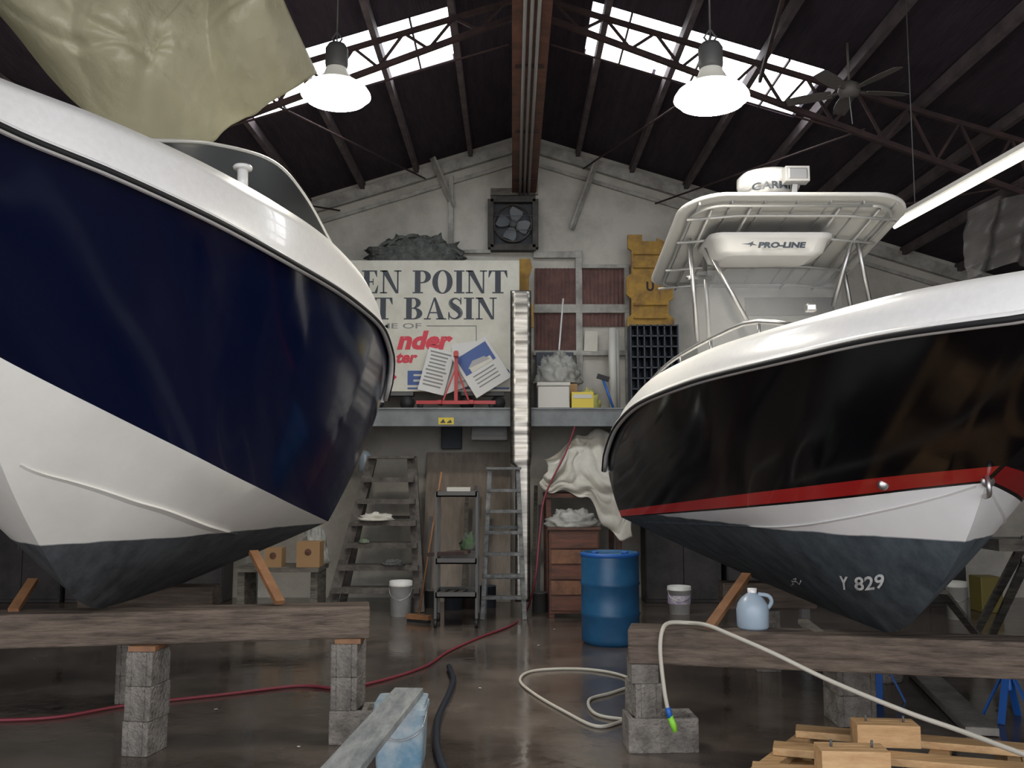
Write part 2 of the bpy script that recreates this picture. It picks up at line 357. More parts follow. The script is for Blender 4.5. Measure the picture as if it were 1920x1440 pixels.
def find(hl,sg,px,py,fn_=None):
    best=None
    for i in range(140):
        for j in range(70):
            t=i/140;v=j/70; p=hl.w((fn_ or hl.bottom)(t,v),sg); a=image_px(p); d=(a[0]-px)**2+(a[1]-py)**2
            if best is None or d<best[0]: best=(d,t,v,p)
    d,t,v,p=best; st=1/140
    for _ in range(14):
        for dt in (-st,0,st):
            for dv in (-st,0,st):
                tt=min(1,max(0,t+dt));vv=min(1,max(0,v+dv)); q=hl.w((fn_ or hl.bottom)(tt,vv),sg); a=image_px(q); dd=(a[0]-px)**2+(a[1]-py)**2
                if dd<d: d,t,v=dd,tt,vv
        st*=.6
    return t,v
def build_boat(hl,parent,botm,topm,stripe=None,N=64,gunw=capwhite,rails=()):
    T=[(i/(N-1))**1.35 for i in range(N)]
    bv=[0,.15,.3,.45,.6,.75,.9,1.0]
    td=[0,.006,.014,.095]; tv=[.25,.35,.45,.55,.65,.75,.85,.93,1]
    mb=MB(); ends={}
    for sg in (-1,1):
        rows=[[hl.w(hl.bottom(t,v),sg) for t in T] for v in bv]
        mb.grid(rows,botm)
        tops=[[hl.w(hl.side(t,min(.2,d*(.8+.2*min(1,t*8)-.35*t)/hl.slen(t))),sg) for t in T] for d in td]+[[hl.w(hl.side(t,v),sg) for t in T] for v in tv]
        for i in range(len(tops)-1):
            m_=stripe if (stripe and i==2) else topm
            if m_ is stripe:
                mb.grid([tops[i][:2],tops[i+1][:2]],topm); mb.grid([tops[i][1:],tops[i+1][1:]],m_)
            else: mb.grid([tops[i],tops[i+1]],m_)
        ends[sg]=[r[-1] for r in rows]+[r[-1] for r in tops[1:]]
    loop=ends[1]+ends[-1][::-1][:-1]
    mb.add(loop,[tuple(range(len(loop)))],topm)
    mb.build('hull',parent,fix=True,sharp=22)
    for (path,wd,mt) in rails:
        pp=cat([Vector((t,v,0)) for t,v in path],10)
        for sg in (-1,1):
            A=[];B=[];Cc=[]
            for i,q in enumerate(pp):
                f=i/(len(pp)-1); t,v=q.x,q.y; p=hl.w(hl.bottom(t,v),sg); p2=hl.w(hl.bottom(t,min(1,v+.04)),sg); e=(p2-p).normalized()
                tn_=hl.w(hl.bottom(t+.01,v),sg)-p; nn=tn_.cross(e).normalized()
                if nn.z>0: nn=-nn
                ww=wd*(.35+.65*f) if f<.96 else wd*.6; A.append(p-e*ww*1.0); B.append(p+e*ww*.5+nn*ww*.7); Cc.append(p+e*ww*.6-nn*.004)
            MB().grid([A,B],mt).grid([B,Cc],mt,False).build('spray_rail',parent)
    g=MB(); dk=MB(); rr=MB(); ri=MB(); inner={}
    for sg in (-1,1):
        P=[[] for _ in range(6)]; R1=[];R2=[]
        for t in T:
            S=hl.at(hl.S,t); h=hl.cap(t); q=lambda db,dz,dy=0: hl.w(Vector((max(0,S.x+db) if t>0 else 0,S.y+dy,S.z+dz)),sg)
            e=.02*min(1,t*20)
            P[0].append(q(e,-.03));P[1].append(q(e,.015));P[2].append(q(-.03,h*.75,.02*(1-t)));P[3].append(q(-.07,h,.05*(1-t)));P[4].append(q(-.27,h+.01,.25*(1-t)));P[5].append(q(-.29,h-.28,.3*(1-t)))
            R1.append(q(e+.012,-.008,-.01*(1-t)));R2.append(q(e+.028,-.014,-.02*(1-t)))
        g.grid(P,gunw); inner[sg]=P[5]
        rr.tube(R1,.024,capwhite,10); ri.tube(R2,.013,darkrub,6)
        if sg==1: E1=[p[-1] for p in P]
        else: E2=[p[-1] for p in P]
    g.grid([E1,E2],gunw,False)
    g.build('gunwale',parent,fix=True)
    rr.build('rub_rail',parent); ri.build('rub_rail_insert',parent)
    dk.grid([[a for a in inner[-1]],[a for a in inner[1]]],white,False); dk.build('deck',parent,fix=True)
axL=-2.48
def tb(ax,sg,*pts):
    out=[]
    for p in pts:
        if p[0]=='w': q=W(p[1],p[2],p[3]); out.append((q.y,(q.x-ax)*sg,q.z))
        else: out.append((p[1],p[0],p[2]))
    return out
shL=tb(axL,1,(0,2.75,3.10),(.3,3.05,3.04),('w',0,240,3.45),('w',200,322,3.8),('w',400,415,4.3),('w',560,503,5.0),('w',655,563,5.9),('w',708,612,6.8),('w',726,660,7.4),('w',726,705,7.7),('w',716,748,7.85))
chL=tb(axL,1,(0,4.1,2.27),('w',0,670,4.25),('w',100,722,4.43),('w',200,772,4.64),('w',400,872,5.25),('w',520,932,6.0),('w',615,978,7.1))
kL=[(4.1,0,2.27),(4.3,0,1.95),(4.5,0,1.68),(4.72,0,1.44),(4.95,0,1.23),(5.2,0,1.03),(5.45,0,.89),(5.7,0,.835),(6.2,0,.828),(7.1,0,.828)]
HL=Hull(axL,shL,chL,kL,.30,-.22,lambda t: .17+.17*math.sin(min(1,t*1.15)*math.pi*.8))
boatL=top('motorboat','large motorboat with glossy navy topsides and white bottom on timber cribbing','boat',(axL,5.6,.828))
railL=[find(HL,1,px,py) for px,py in ((38,871),(140,905),(240,937),(340,969),(442,1001))]
build_boat(HL,boatL,bot_l,navy,rails=((railL,.034,bot_l),))
rim=cat([Vector((axL,4.35,3.30)),W(270,262,4.7),W(400,270,5.3),W(510,302,5.9),W(570,365,6.4),W(622,458,7.0)],8)
low=[Vector((p.x+.02,p.y,2.90)) for p in rim]
mi=lambda L_:[Vector((2*axL-p.x,p.y,p.z)) for p in L_[::-1]]
rimA=mi(rim)[:-1]+rim; lowA=mi(low)[:-1]+low
MB().grid([lowA,rimA],tint).build('windscreen',boatL,label='curved smoke-tinted windscreen')
MB().tube(rimA,.011,hardw).build('windscreen_rim',boatL)
MB().tube([W(455,362,5.0),W(455,318,5.0)],.03,white,12).lathe([(.0,0),(.05,0),(.055,.012),(.045,.024),(0,.03)],W(455,318,5.0),white,16).build('deck_post',boatL,label='white mushroom-topped deck post')
axR=2.15
shR=tb(axR,-1,(0,2.80,2.28),('w',1920,592,3.14),('w',1700,622,3.52),('w',1500,665,4.05),('w',1300,716,5.1),('w',1212,752,6.25),('w',1165,795,7.4),('w',1143,850,8.2),('w',1140,880,8.45))
chR=tb(axR,-1,('w',1851,905,4.203),('w',1700,921,4.50),('w',1580,935,4.78),('w',1500,943,5.02),('w',1400,952,5.5),('w',1300,960,6.45),('w',1165,970,8.4))
chR[0]=(4.203,0,1.604)
kR=[(4.203,0,1.604),(4.428,0,1.325),(4.80,0,1.02),(5.15,0,.81),(5.45,0,.735),(6.5,0,.725),(8.4,0,.725)]
HR=Hull(axR,shR,chR,kR,.26,-.25,lambda t: .175)
boatR=top('centre_console_boat','centre console boat with glossy black topsides, red pinstripe and hardtop','boat',(axR,5.4,.725))
build_boat(HR,boatR,bot_r,black,stripe=redstripe,rails=(([(0.01,.80),(.3,.84),(.6,.88),(.97,.93)],.024,bot_r),))
e=HR.w(HR.side(0,.01),1)
MB().tube(cat([e+Vector((0,.03,.03)),e+Vector((-.02,-.03,.02)),e+Vector((-.03,-.06,-.02)),e+Vector((-.02,-.04,-.06)),e+Vector((0,.04,-.07))],6),.012,steel).lathe([(0,0),(.03,0),(.03,.012),(0,.015)],e+Vector((0,.01,.0)),steel,16,Rx(math.pi/2)).build('bow_eye',boatR,label='stainless bow eye shackle')
mb=MB(); mb.text('Y',(0,0,0),(1,0,0),(0,1,0),17,24,hullink,bold=.03); mb.text('829',(29,0,0),(1,0,0),(0,1,0),55,25,hullink,bold=.02)
def skin(mb,x0,y0,slope):
    q00=find(HR,-1,x0,y0); q10=find(HR,-1,x0+84,y0+slope); q01=find(HR,-1,x0-2,y0-26); q11=find(HR,-1,x0+82,y0+slope-26)
    out=[]
    for q in mb.v:
        a=q.x/84; b=q.y/25
        t=(1-a)*(1-b)*q00[0]+a*(1-b)*q10[0]+(1-a)*b*q01[0]+a*b*q11[0]
        v=(1-a)*(1-b)*q00[1]+a*(1-b)*q10[1]+(1-a)*b*q01[1]+a*b*q11[1]
        p=HR.w(HR.bottom(t,v),-1); n=(HR.w(HR.bottom(t+.01,v),-1)-p).cross(HR.w(HR.bottom(t,v+.02),-1)-p).normalized()
        if n.z>0: n=-n
        out.append(p+n*.010)
    mb.v=out
skin(mb,1577,1102,-4); mb.build('hull_lettering',boatR,label='worn white stencilled hull numbers')
mb=MB(); mb.tube([Vector((x,y,0)) for x,y in ((0,0),(8,4),(4,10),(12,8),(16,15),(9,14),(22,4),(26,12))],1.4,hullink,5)
skin(mb,1484,1096,-1); mb.build('paint_mark',boatR,label='small worn white paint mark')
t,v=find(HR,-1,1655,908,HR.side); p3=HR.w(HR.side(t,v),-1)
MB().lathe([(0,0),(.022,0),(.03,.008),(.018,.02),(0,.02)],p3,steel,14,Rx(math.pi/2)).build('drain_fitting',boatR)
# hardtop
hx=2.03; hw=.83; yf=6.3; yr=8.05
def hz(y): return 3.60-.17*(y-yf)
def rr_outline(grow=0,dz=0,n=8):
    out=[]; r=.30
    for cx,cy,a0 in ((hx+hw-r,yf+r,-90),(hx+hw-r,yr-.25,0),(hx-hw+r,yr-.25,90),(hx-hw+r,yf+r,180)):
        rr=r+grow
        for k in range(n+1):
            a=math.radians(a0+90*k/n); x=cx+rr*math.cos(a); y=cy+(rr if cy<7 else min(rr,.25+grow))*math.sin(a)
            out.append(Vector((x,y,hz(y)+dz-.03*((x-hx)/hw)**2)))
    return out
mb=MB(); o0=rr_outline(-.015,0);o1=rr_outline(0,.005);o2=rr_outline(.0,.022);o3=rr_outline(-.015,.027)
n_=len(o0); mb.grid([o0+[o0[0]],o1+[o1[0]],o2+[o2[0]],o3+[o3[0]]],hardw)
cB=Vector((hx,(yf+yr)/2,hz((yf+yr)/2)-.0)); cT=cB+Vector((0,0,.03))
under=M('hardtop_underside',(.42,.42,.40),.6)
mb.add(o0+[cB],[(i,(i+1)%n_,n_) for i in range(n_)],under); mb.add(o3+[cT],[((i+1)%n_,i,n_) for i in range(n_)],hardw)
mb.build('hardtop',boatR,label='thin white fibreglass hardtop sheet',fix=True)
mb=MB()
mb.tube([p+Vector((0,0,-.03)) for p in (lambda q:q+[q[0]])(rr_outline(-.10,0))],.011,tubep)
for x in (-.6,-.32,.32,.6): mb.tube([(hx+x,yf+.15,hz(yf+.15)-.03-.03*(x/hw)**2),(hx+x,yr-.08,hz(yr)-.03-.03*(x/hw)**2)],.011,tubep)
for y in (6.55,6.95,7.5,7.9): mb.tube([(hx-.76,y,hz(y)-.08),(hx-.4,y,hz(y)-.045),(hx+.4,y,hz(y)-.045),(hx+.76,y,hz(y)-.08)],.011,tubep)
for k in range(7):
    x=-.7+k*1.4/6; mb.bar((hx+x,yf+.08,hz(yf+.08)-.012-.03*(x/hw)**2),(hx+x,yr-.1,hz(yr-.1)-.012-.03*(x/hw)**2),.012,.02,ltgrey)
mb.build('hardtop_frame',boatR,label='satin tube grid under hardtop')
for (x0,y0,Y0,x1,y1,Y1) in ((1292,440,7.0,1308,640,7.1),(1318,440,7.4,1330,640,7.3),(1322,460,7.0,1400,600,6.9),(1603,430,7.0,1632,570,7.1),(1600,440,7.0,1562,575,7.2),(1575,470,7.6,1600,600,7.6),(1290,520,7.03,1332,520,7.3)):
    MB().tube([W(x0,y0,Y0),W(x1,y1,Y1)],.018,steel,10).build('hardtop_leg',boatR)
mb=MB()
def ring(cx,cy,z,sx,sy,r,n=6):
    o=[]
    for qx,qy,a0 in ((1,-1,-90),(1,1,0),(-1,1,90),(-1,-1,180)):
        for k in range(n+1):
            a=math.radians(a0+90*k/n); o.append(Vector((cx+qx*(sx-r)+r*math.cos(a),cy+qy*(sy-r)+r*math.sin(a),z)))
    return o+[o[0]]
cx=W(1445,460,6.75).x; zb_=W(1445,476,6.7).z; zt_=hz(6.95)-.07
mb.grid([ring(cx,6.95,zb_,.33,.20,.08),ring(cx,6.95,zb_+.025,.40,.25,.10),ring(cx,6.95,zt_-.04,.43,.27,.10),ring(cx,6.95,zt_-.025,.46,.29,.10),ring(cx,6.95,zt_,.46,.29,.10)],hardw)
r0=ring(cx,6.95,zb_,.33,.20,.08)[:-1]; mb.add(r0,[tuple(range(len(r0)))],hardw)
mb.build('electronics_box',boatR,label='white overhead electronics box')
a=W(1421,465,6.64); MB().text('PRO-LINE',a,(1,0,0),(0,.15,1),.345,.048,ink,shear=.3,bold=.06).build('box_lettering',boatR,label='black bold italic lettering')
MB().prism([a+Vector(q) for q in ((-.12,0,.030),(-.07,0,.034),(-.03,0,.050),(-.036,0,.034),(-.002,0,.020),(-.040,0,.022),(-.058,0,.008),(-.056,0,.024))],(0,-.002,0),ink).build('fish_emblem',boatR,label='small black leaping fish swoosh')
c=W(1441,358,6.62)
MB().lathe([(0,-.04),(.16,-.04),(.16,.0),(.215,.0),(.228,.03),(.228,.085),(.20,.115),(.13,.13),(0,.135)],c,white,32).build('radar_dome',boatR)
MB().tube([c+Vector((0,0,-.03)),Vector((c.x,c.y,hz(c.y)+.02))],.08,white,16).build('dome_pedestal',boatR)
a=W(1412,356,6.42); mb=MB(); mb.text('GARMIN',a,(1,0,0),(0,0,1),.33,.056,ink,bold=.03)
for i_,q_ in enumerate(mb.v):
    dx=q_.x-c.x; mb.v[i_]=Vector((q_.x,c.y-math.sqrt(max(.0004,.234**2-dx*dx)),q_.z))
mb.build('radar_lettering',boatR)
c=W(1492,329,6.33); mb=MB(); mb.obox(c,(.17,.10,.11),ltgrey); mb.obox(c+Vector((0,-.052,0)),(.13,.01,.075),steel); mb.bar(c+Vector((0,.02,-.05)),c+Vector((0,.05,-.13)),.04,.02,steel)
mb.build('floodlight',boatR,label='small rectangular halogen floodlight',bevel=.012)
consm=M('console_white_dull',(.38,.38,.37),.4)
mb=MB(); mb.grid([ring(2.05,7.45,1.75,.40,.35,.12),ring(2.05,7.45,2.35,.40,.35,.12),ring(2.05,7.5,2.6,.36,.28,.1)],consm); r0=ring(2.05,7.5,2.6,.36,.28,.1)[:-1]; mb.add(r0,[tuple(range(len(r0)))],consm); mb.build('console',boatR)
mb=MB(); mb.grid([[Vector((2.05+.62*math.sin(a),7.35-.25*math.cos(a),z)) for a in [(-1.2+2.4*i/12) for i in range(13)]] for z in (2.3,3.25)],clear); mb.build('spray_curtain',boatR,label='clear vinyl spray curtain')
MB().obox(W(1480,575,7.3),(.7,.06,.14),darkrub).build('helm_dash',boatR)
def sheerpt(hl,t,sg,db,dz):
    S=hl.at(hl.S,t); return hl.w(Vector((max(0,S.x+db),S.y,S.z+dz)),sg)
for sg in (-1,1):
    mb=MB(); R=[sheerpt(HR,t,sg,-.2,.19+.10*math.sin(min(1,(t-.28)/.1)*math.pi/2)) for t in [.28+i*.03 for i in range(23)]]
    mb.tube(R,.013,steel)
    for i in (2,6,10,14,18,22): mb.tube([R[i],R[i]+Vector((0,0,-.12))],.009,steel)
    mb.build('grab_rail',boatR)
c=W(1520,570,4.6); MB().obox(c+Vector((0,0,-.02)),(.05,.05,.04),steel).build('deck_light',boatR,bevel=.008)
# ---------------------------------------------------------------- cribbing
def block(c,z,L_=.4,Wd=.2,Hh=.2,rot=0,label='worn grey hollow concrete block stacked under a timber'):
    mb=MB(); w=.035; R=Rz(rot); c=Vector((c[0],c[1],z+Hh/2))
    for s in (-1,1): mb.obox(c+R@Vector((s*(Wd/2-w/2),0,0)),(w,L_,Hh),conc,R)
    for y in (-L_/2+w/2,0,L_/2-w/2): mb.obox(c+R@Vector((0,y,0)),(Wd-2*w,w,Hh),conc,R)
    return mb.build('concrete_block',label=label,category='concrete block',group='cribbing blocks',bevel=.006)
def timber(p,q,w,h,label='long dark weathered timber supporting a keel'):
    return MB().bar(p,q,w,h,wood_dk).build('support_timber',label=label,category='timber',bevel=.012)
pL0=W(-260,1165,5.45);pL1=W(694,1165,5.98)
timber((pL0.x,5.45,.73),(pL1.x,5.95,.73),.24,.195)
pR0=W(1180,1205,5.78);pR1=W(2150,1220,5.2)
timber((pR0.x,5.78,.615),(pR1.x,5.2,.615),.24,.205)
timber((-3.2,7.0,.71),(-2.2,7.0,.71),.2,.22,'short dark timber supporting the stern'); timber((1.8,8.1,.61),(2.6,8.1,.61),.2,.22,'short dark timber supporting the stern')
def pier(px,Y,ztop,rot=0,wide=False):
    x=W(px,1300,Y).x; z=0
    if wide: block((x+.10,Y),0,.42,.24,.2,math.pi/2+.05,'wide base block lying flat on the wet floor'); z=.2
    while z+.2<=ztop+.001:
        block((x+random.uniform(-.012,.012),Y),z,.22,.165,.198,rot+random.uniform(-.09,.09)); z+=.2
    if ztop-z>.012: MB().obox((x,Y,(z+ztop)/2),(.16,.22,ztop-z-.002),wood_or if ztop-z<.06 else conc).build('shim',label='thin wooden shim between block and timber' if ztop-z<.06 else 'half-height concrete cap block',category='shim')
pier(276,5.68,.632,-.12); pier(656,5.93,.632,-.1,wide=True); pier(-420,5.4,.632)
pier(1205,5.76,.512,.1,wide=True); pier(2080,5.25,.512)
x=W(1592,1300,6.35).x
for i in range(2): block((x,6.35),i*.2,.3,.25,.198)
MB().obox((x,6.35,.42),(.28,.32,.035),wood_or).build('shim',label='orange wooden shim on top of blocks',category='shim')
for i in range(3): block((-2.75,7.0),i*.2)
for i in range(2): block((2.15,8.1),i*.2)
MB().obox((2.15,8.1,.45),(.2,.38,.098),conc).build('shim',label='half-height concrete cap block',category='shim')
for (x0,y0,Y0,x1,y1,Y1,l) in ((525,1130,5.85,475,1035,6.2,'short'),(25,1145,5.6,62,1088,5.9,'short'),(1330,1176,5.65,1400,1078,6.2,'short'),(1545,1195,5.5,1505,1165,5.85,'flat')):
    a=W(x0,y0,Y0); MB().bar(a,W(x1,y1,Y1),.06,.03,wood_gr if l!='short' else wood_or).build('prop_board',label='short wooden prop board leaning between timber and hull',category='prop board',group='hull props')
c=W(1412,1185,5.68); c.z=.719
j=top('water_jug','bluish translucent plastic gallon jug standing on the timber','jug',c)
MB().lathe([(0,0),(.085,0),(.094,.012),(.096,.11),(.088,.145),(.066,.18),(.035,.205),(.024,.212),(.024,.225),(0,.225)],c,milk,24).build('jug_body',j)
MB().lathe([(.028,.212),(.029,.238),(0,.24)],c,white,16).build('cap',j)
MB().tube(cat([c+Vector((.03,-.02,.205)),c+Vector((.09,-.03,.195)),c+Vector((.108,-.03,.16)),c+Vector((.088,-.02,.12))],6),.012,milk).build('handle',j)
# ---------------------------------------------------------------- mezzanine
ms=top('mezzanine_shelf','grey steel edged mezzanine storage shelf across the back wall','shelf',(0,12,2.23))
MB().box((-5,11.4,2.235),(4,11.46,2.465),galv).box((-5,11.38,2.445),(4,11.5,2.465),galv).box((-5,11.38,2.235),(4,11.5,2.25),galv).build('edge_beam',ms)
MB().box((-5,11.5,2.40),(4,BY-.01,2.465),wood_gr).build('deck_board',ms)
for X in (-3.2,3.6): MB().box((X-.05,11.52,0),(X+.05,11.62,2.40),galv).build('post',ms)
a=W(822,796,11.39); MB().box((a.x,11.385,a.z),(a.x+.19,11.393,a.z+.085),yelb).add([(a.x+.02,11.38,a.z+.02),(a.x+.09,11.38,a.z+.02),(a.x+.06,11.38,a.z+.07)],[(0,1,2)],ink).add([(a.x+.1,11.38,a.z+.02),(a.x+.17,11.38,a.z+.02),(a.x+.15,11.38,a.z+.06)],[(0,1,2)],ink).build('sticker',ms,label='small yellow sticker')
a=W(918,812,11.75); MB().obox(a,(.46,.3,.2),grey).build('heater_box',label='dark box mounted beneath the shelf',category='box',bevel=.01)
MB().box((W(828,800,12.5).x,12.45,W(828,842,12.5).z),(W(866,800,12.5).x,12.58,2.39),bluegr).build('dark_recess_block',label='dark block standing in for the shaded recess under the shelf',category='box',bevel=.01)  # dark block in place of the shaded recess below the shelf
ZS=2.466
SYY=11.95
sg_=top('boatyard_sign','big off-white painted boatyard sign board with dark serif lettering','sign',W(780,735,SYY))
a=W(560,735,SYY);c=W(974,490,SYY)
MB().box((a.x,SYY-.06,a.z),(c.x,SYY+.06,c.z),signw).build('board',sg_,bevel=.005)
def arc(cx,cy,rxo,ryo,rxi,ryi,a0,a1,n=14):
    out=[]
    for k in range(n):
        p=math.radians(a0+(a1-a0)*k/n);q=math.radians(a0+(a1-a0)*(k+1)/n)
        out.append([(cx+rxi*math.cos(p),cy+ryi*math.sin(p)),(cx+rxo*math.cos(p),cy+ryo*math.sin(p)),(cx+rxo*math.cos(q),cy+ryo*math.sin(q)),(cx+rxi*math.cos(q),cy+ryi*math.sin(q))])
    return out
def R_(x0,y0,x1,y1): return [(x0,y0),(x1,y0),(x1,y1),(x0,y1)]
def stroke(pts):
    out=[]
    P=cat([Vector((x,y,w)) for x,y,w in pts],6)
    for i in range(len(P)-1):
        d=Vector((P[i+1].x-P[i].x,P[i+1].y-P[i].y)).normalized(); nn=Vector((-d.y,d.x))
        a0=(P[i].x+nn.x*P[i].z/2,P[i].y+nn.y*P[i].z/2);a1=(P[i].x-nn.x*P[i].z/2,P[i].y-nn.y*P[i].z/2)
        b0=(P[i+1].x+nn.x*P[i+1].z/2,P[i+1].y+nn.y*P[i+1].z/2);b1=(P[i+1].x-nn.x*P[i+1].z/2,P[i+1].y-nn.y*P[i+1].z/2)
        out.append([a1,b1,b0,a0])
    return out
s_=.055
GL={
'I':([R_(.11,0,.37,1),R_(0,0,.48,s_),R_(0,1-s_,.48,1)],.5),
'N':([R_(.13,0,.20,1),R_(.78,0,.85,1),[(.06,1),(.34,1),(.85,0),(.72,0)],R_(0,0,.33,s_),R_(.65,1-s_,.98,1),R_(0,1-s_,.3,1)],1.0),
'E':([R_(.1,0,.36,1),R_(0,0,.72,s_),R_(0,1-s_,.70,1),R_(.36,.47,.52,.53),[(.70,1),(.64,1),(.58,.93),(.68,.70),(.70,.70)],[(.72,0),(.76,.34),(.73,.34),(.6,.06)],[(.50,.36),(.54,.36),(.54,.64),(.50,.64)]],.80),
'P':([R_(.1,0,.36,1),R_(0,0,.48,s_),R_(0,1-s_,.45,1),R_(.36,.44,.45,.44+s_)]+arc(.44,.72,.40,.28,.15,.225,-90,90),.86),
'O':(arc(.47,.5,.47,.52,.21,.47,0,360,32),.96),
'T':([R_(.31,0,.57,1),R_(.18,0,.70,s_),R_(.02,1-s_,.86,1),[(0,.68),(.03,.68),(.16,.95),(.04,1),(.02,1)],[(.88,.68),(.85,.68),(.72,.95),(.84,1),(.86,1)]],.90),
'B':([R_(.1,0,.36,1),R_(0,0,.46,s_),R_(0,1-s_,.45,1),R_(.36,.49,.46,.54)]+arc(.44,.755,.33,.245,.11,.195,-90,90)+arc(.45,.27,.40,.27,.14,.21,-90,90),.88),
'A':([[(.12,.03),(.19,.03),(.49,.9),(.45,1)],[(.44,1),(.54,1),(.93,.03),(.66,.03)],R_(.26,.28,.7,.34),R_(0,0,.32,s_),R_(.56,0,1.03,s_)],1.05),
'S':(stroke([(.60,.72,.04),(.56,.86,.06),(.36,.965,.07),(.16,.86,.15),(.17,.68,.24),(.38,.52,.27),(.56,.36,.26),(.56,.17,.17),(.34,.035,.07),(.12,.12,.06),(.06,.30,.04)])+[R_(.58,.68,.63,1),R_(.03,0,.08,.34)],.70),
' ':([],.42)}
def serif(mb,body,px0,px1,pyb,pyt,mat,Y):
    tw=sum(GL[ch][1]+.04 for ch in body); a=W(px0,pyb,Y); c=W(px1,pyt,Y); k=(c.x-a.x)/tw; h=c.z-a.z; x=a.x
    for ch in body:
        for i,pl in enumerate(GL[ch][0]):
            mb.add([(x+u_*k,Y-.0002*(i%3),a.z+v_*h) for u_,v_ in pl],[tuple(range(len(pl)))],mat)
        x+=(GL[ch][1]+.04)*k
mb=MB(); YS=SYY-.063
serif(mb,'EN POINT',678,954,550,507,ink,YS)
serif(mb,'T BASIN',700,934,599,558,ink,YS)
mb.build('sign_lettering',sg_,label='dark bold serif lettering')
def ptext(mb,body,px0,px1,pyb,pyt,mat,Y,shear=0,bold=0):
    a=W(px0,pyb,Y);c=W(px1,pyt,Y); mb.text(body,a,(1,0,0),(0,0,1),(c.x-a.x)-shear*(c.z-a.z),c.z-a.z,mat,shear,bold)
mb=MB(); ptext(mb,'ME OF',712,790,616,606,inkgrey,YS,0,.01)
for (x0,y0,x1,y1) in ((800,611,893,611),(893,611,893,690),(700,611,707,611)): mb.bar(W(x0,y0,YS),W(x1,y1,YS),.003,.012,inkgrey,up=Z if y0==y1 else Vector((1,0,0)))
mb.build('small_lettering',sg_)
mb=MB(); ptext(mb,'nder',744,853,656,620,inkred,YS,.25,.05); mb.build('red_lettering',sg_)
mb=MB(); ptext(mb,'ter',740,785,681,661,inkred,YS,.25,.045); mb.build('red_lettering',sg_)
c=W(737,707,YS); MB().add([c+Vector(q) for q in ((-.05,0,0),(0,0,-.05),(.05,0,0),(0,0,.05))],[(0,1,2,3)],inkred).build('diamond_emblem',sg_)
mb=MB(); ptext(mb,'E',764,792,722,695,inkblue,YS,0,.05); mb.bar(W(764,728,YS),W(955,728,YS),.003,.02,inkblue); mb.build('blue_lettering',sg_)
mb=MB(); ptext(mb,'P',930,956,716,690,inkblue,YS,0,.05); mb.build('blue_lettering',sg_)
for px in (735,905):
    x=W(px,750,SYY).x; zt=W(700,735,SYY).z
    mb=MB(); mb.box((x-.28,SYY-.05,zt-.05),(x+.28,SYY+.12,zt-.002),grey)
    for dx in (-.2,.2): mb.lathe([(0,-.02),((zt-.05-ZS)/2,-.02),((zt-.05-ZS)/2,.02),(0,.02)],(x+dx,SYY-.02,ZS+(zt-.05-ZS)/2+.001),darkrub,14,Rx(math.pi/2))
    mb.build('dolly',label='low dark dolly on black casters under the sign',category='dolly',group='sign dollies')
b0=W(855,748,11.62); x=b0.x; mb_=top('engine_stand','red steel engine stand with upright post and legs on the shelf','engine stand',(x,11.6,ZS))
zt=W(855,658,11.62).z
MB().bar((x,11.62,ZS+.1),(x,11.62,zt),.045,.045,redp,up=Vector((0,1,0))).bar((x,11.62,zt-.05),(x,11.52,zt-.05),.06,.06,redp).build('upright',mb_)
MB().bar((x-.5,11.6,ZS+.08),(x+.5,11.6,ZS+.08),.045,.045,redp).bar((x-.16,11.6,ZS+.11),(x-.015,11.62,zt-.25),.02,.02,redp).bar((x+.16,11.6,ZS+.11),(x+.015,11.62,zt-.25),.02,.02,redp).bar((x-.2,11.5,ZS+.08),(x-.2,11.8,ZS+.08),.05,.05,redp).bar((x+.2,11.5,ZS+.08),(x+.2,11.8,ZS+.08),.05,.05,redp).build('base_frame',mb_)
for dx in (-.45,.45): MB().lathe([(0,-.015),(.04,-.015),(.04,.015),(0,.015)],(x+dx,11.6,ZS+.041),darkrub,14,Rx(math.pi/2)).build('caster',mb_)
ppm=M('poster_paper',(.6,.6,.58),.5)
def poster(px,py,w,h,rot,Y,kind):
    c=W(px,py,Y); R=Ry(math.radians(rot))@Rx(math.radians(-8)); mb=MB(); mb.obox(c,(w,.008,h),ppm,R)
    if kind=='t':
        for i in range(10):
            ww=w*random.uniform(.6,.85); mb.obox(c+R@Vector((-(w*.85-ww)/2*.3,-.006,h*.42-i*h*.085)),(ww,.002,h*.035),inkgrey,R)
    if kind=='p':
        mb.obox(c+R@Vector((0,-.006,h*.2)),(w*.85,.002,h*.42),inkblue,R); mb.obox(c+R@Vector((.02,-.008,h*.05)),(w*.6,.002,h*.12),signw,R)
        mb.prism([c+R@Vector(q) for q in ((-w*.3,-.009,h*.1),(w*.3,-.009,h*.05),(w*.2,-.009,h*.16),(-w*.1,-.009,h*.2))],(0,-.001,0),ltgrey)
        for i in range(4): mb.obox(c+R@Vector((0,-.006,-h*.1-i*h*.08)),(w*.6,.002,h*.025),inkgrey,R)
    mb.build('poster_board',label='printed white poster board leaning on the sign',category='poster',group='leaning poster boards')
poster(818,696,.34,.58,14,11.78,'t'); poster(902,688,.52,.64,-32,11.72,'p'); poster(884,676,.46,.5,-8,11.83,'b'); poster(846,702,.36,.45,-20,11.85,'b')
flm=M('shiny_flashing',(.46,.44,.40),.33,1,c2=(.22,.21,.19),scale=3,stretch=(.3,1,6))
P=[];n=60
for i in range(n+1):
    py=545+(868-545)*i/n; row=[]
    for j,px in enumerate((957,967,977,987,996)):
        p=W(px,py,11.32); p.y=11.30+.006*math.sin(i*.5+j*.3)+.004*math.sin(i*1.9); row.append(p)
    P.append(row)
for i in range(1,40):
    py=868+(1128-868)*i/39; P.append([Vector((W(px,py,11.32).x,11.30+.004*math.sin(i*.5),W(px,py,11.32).z)) for px in (966,973,980,987,994)])
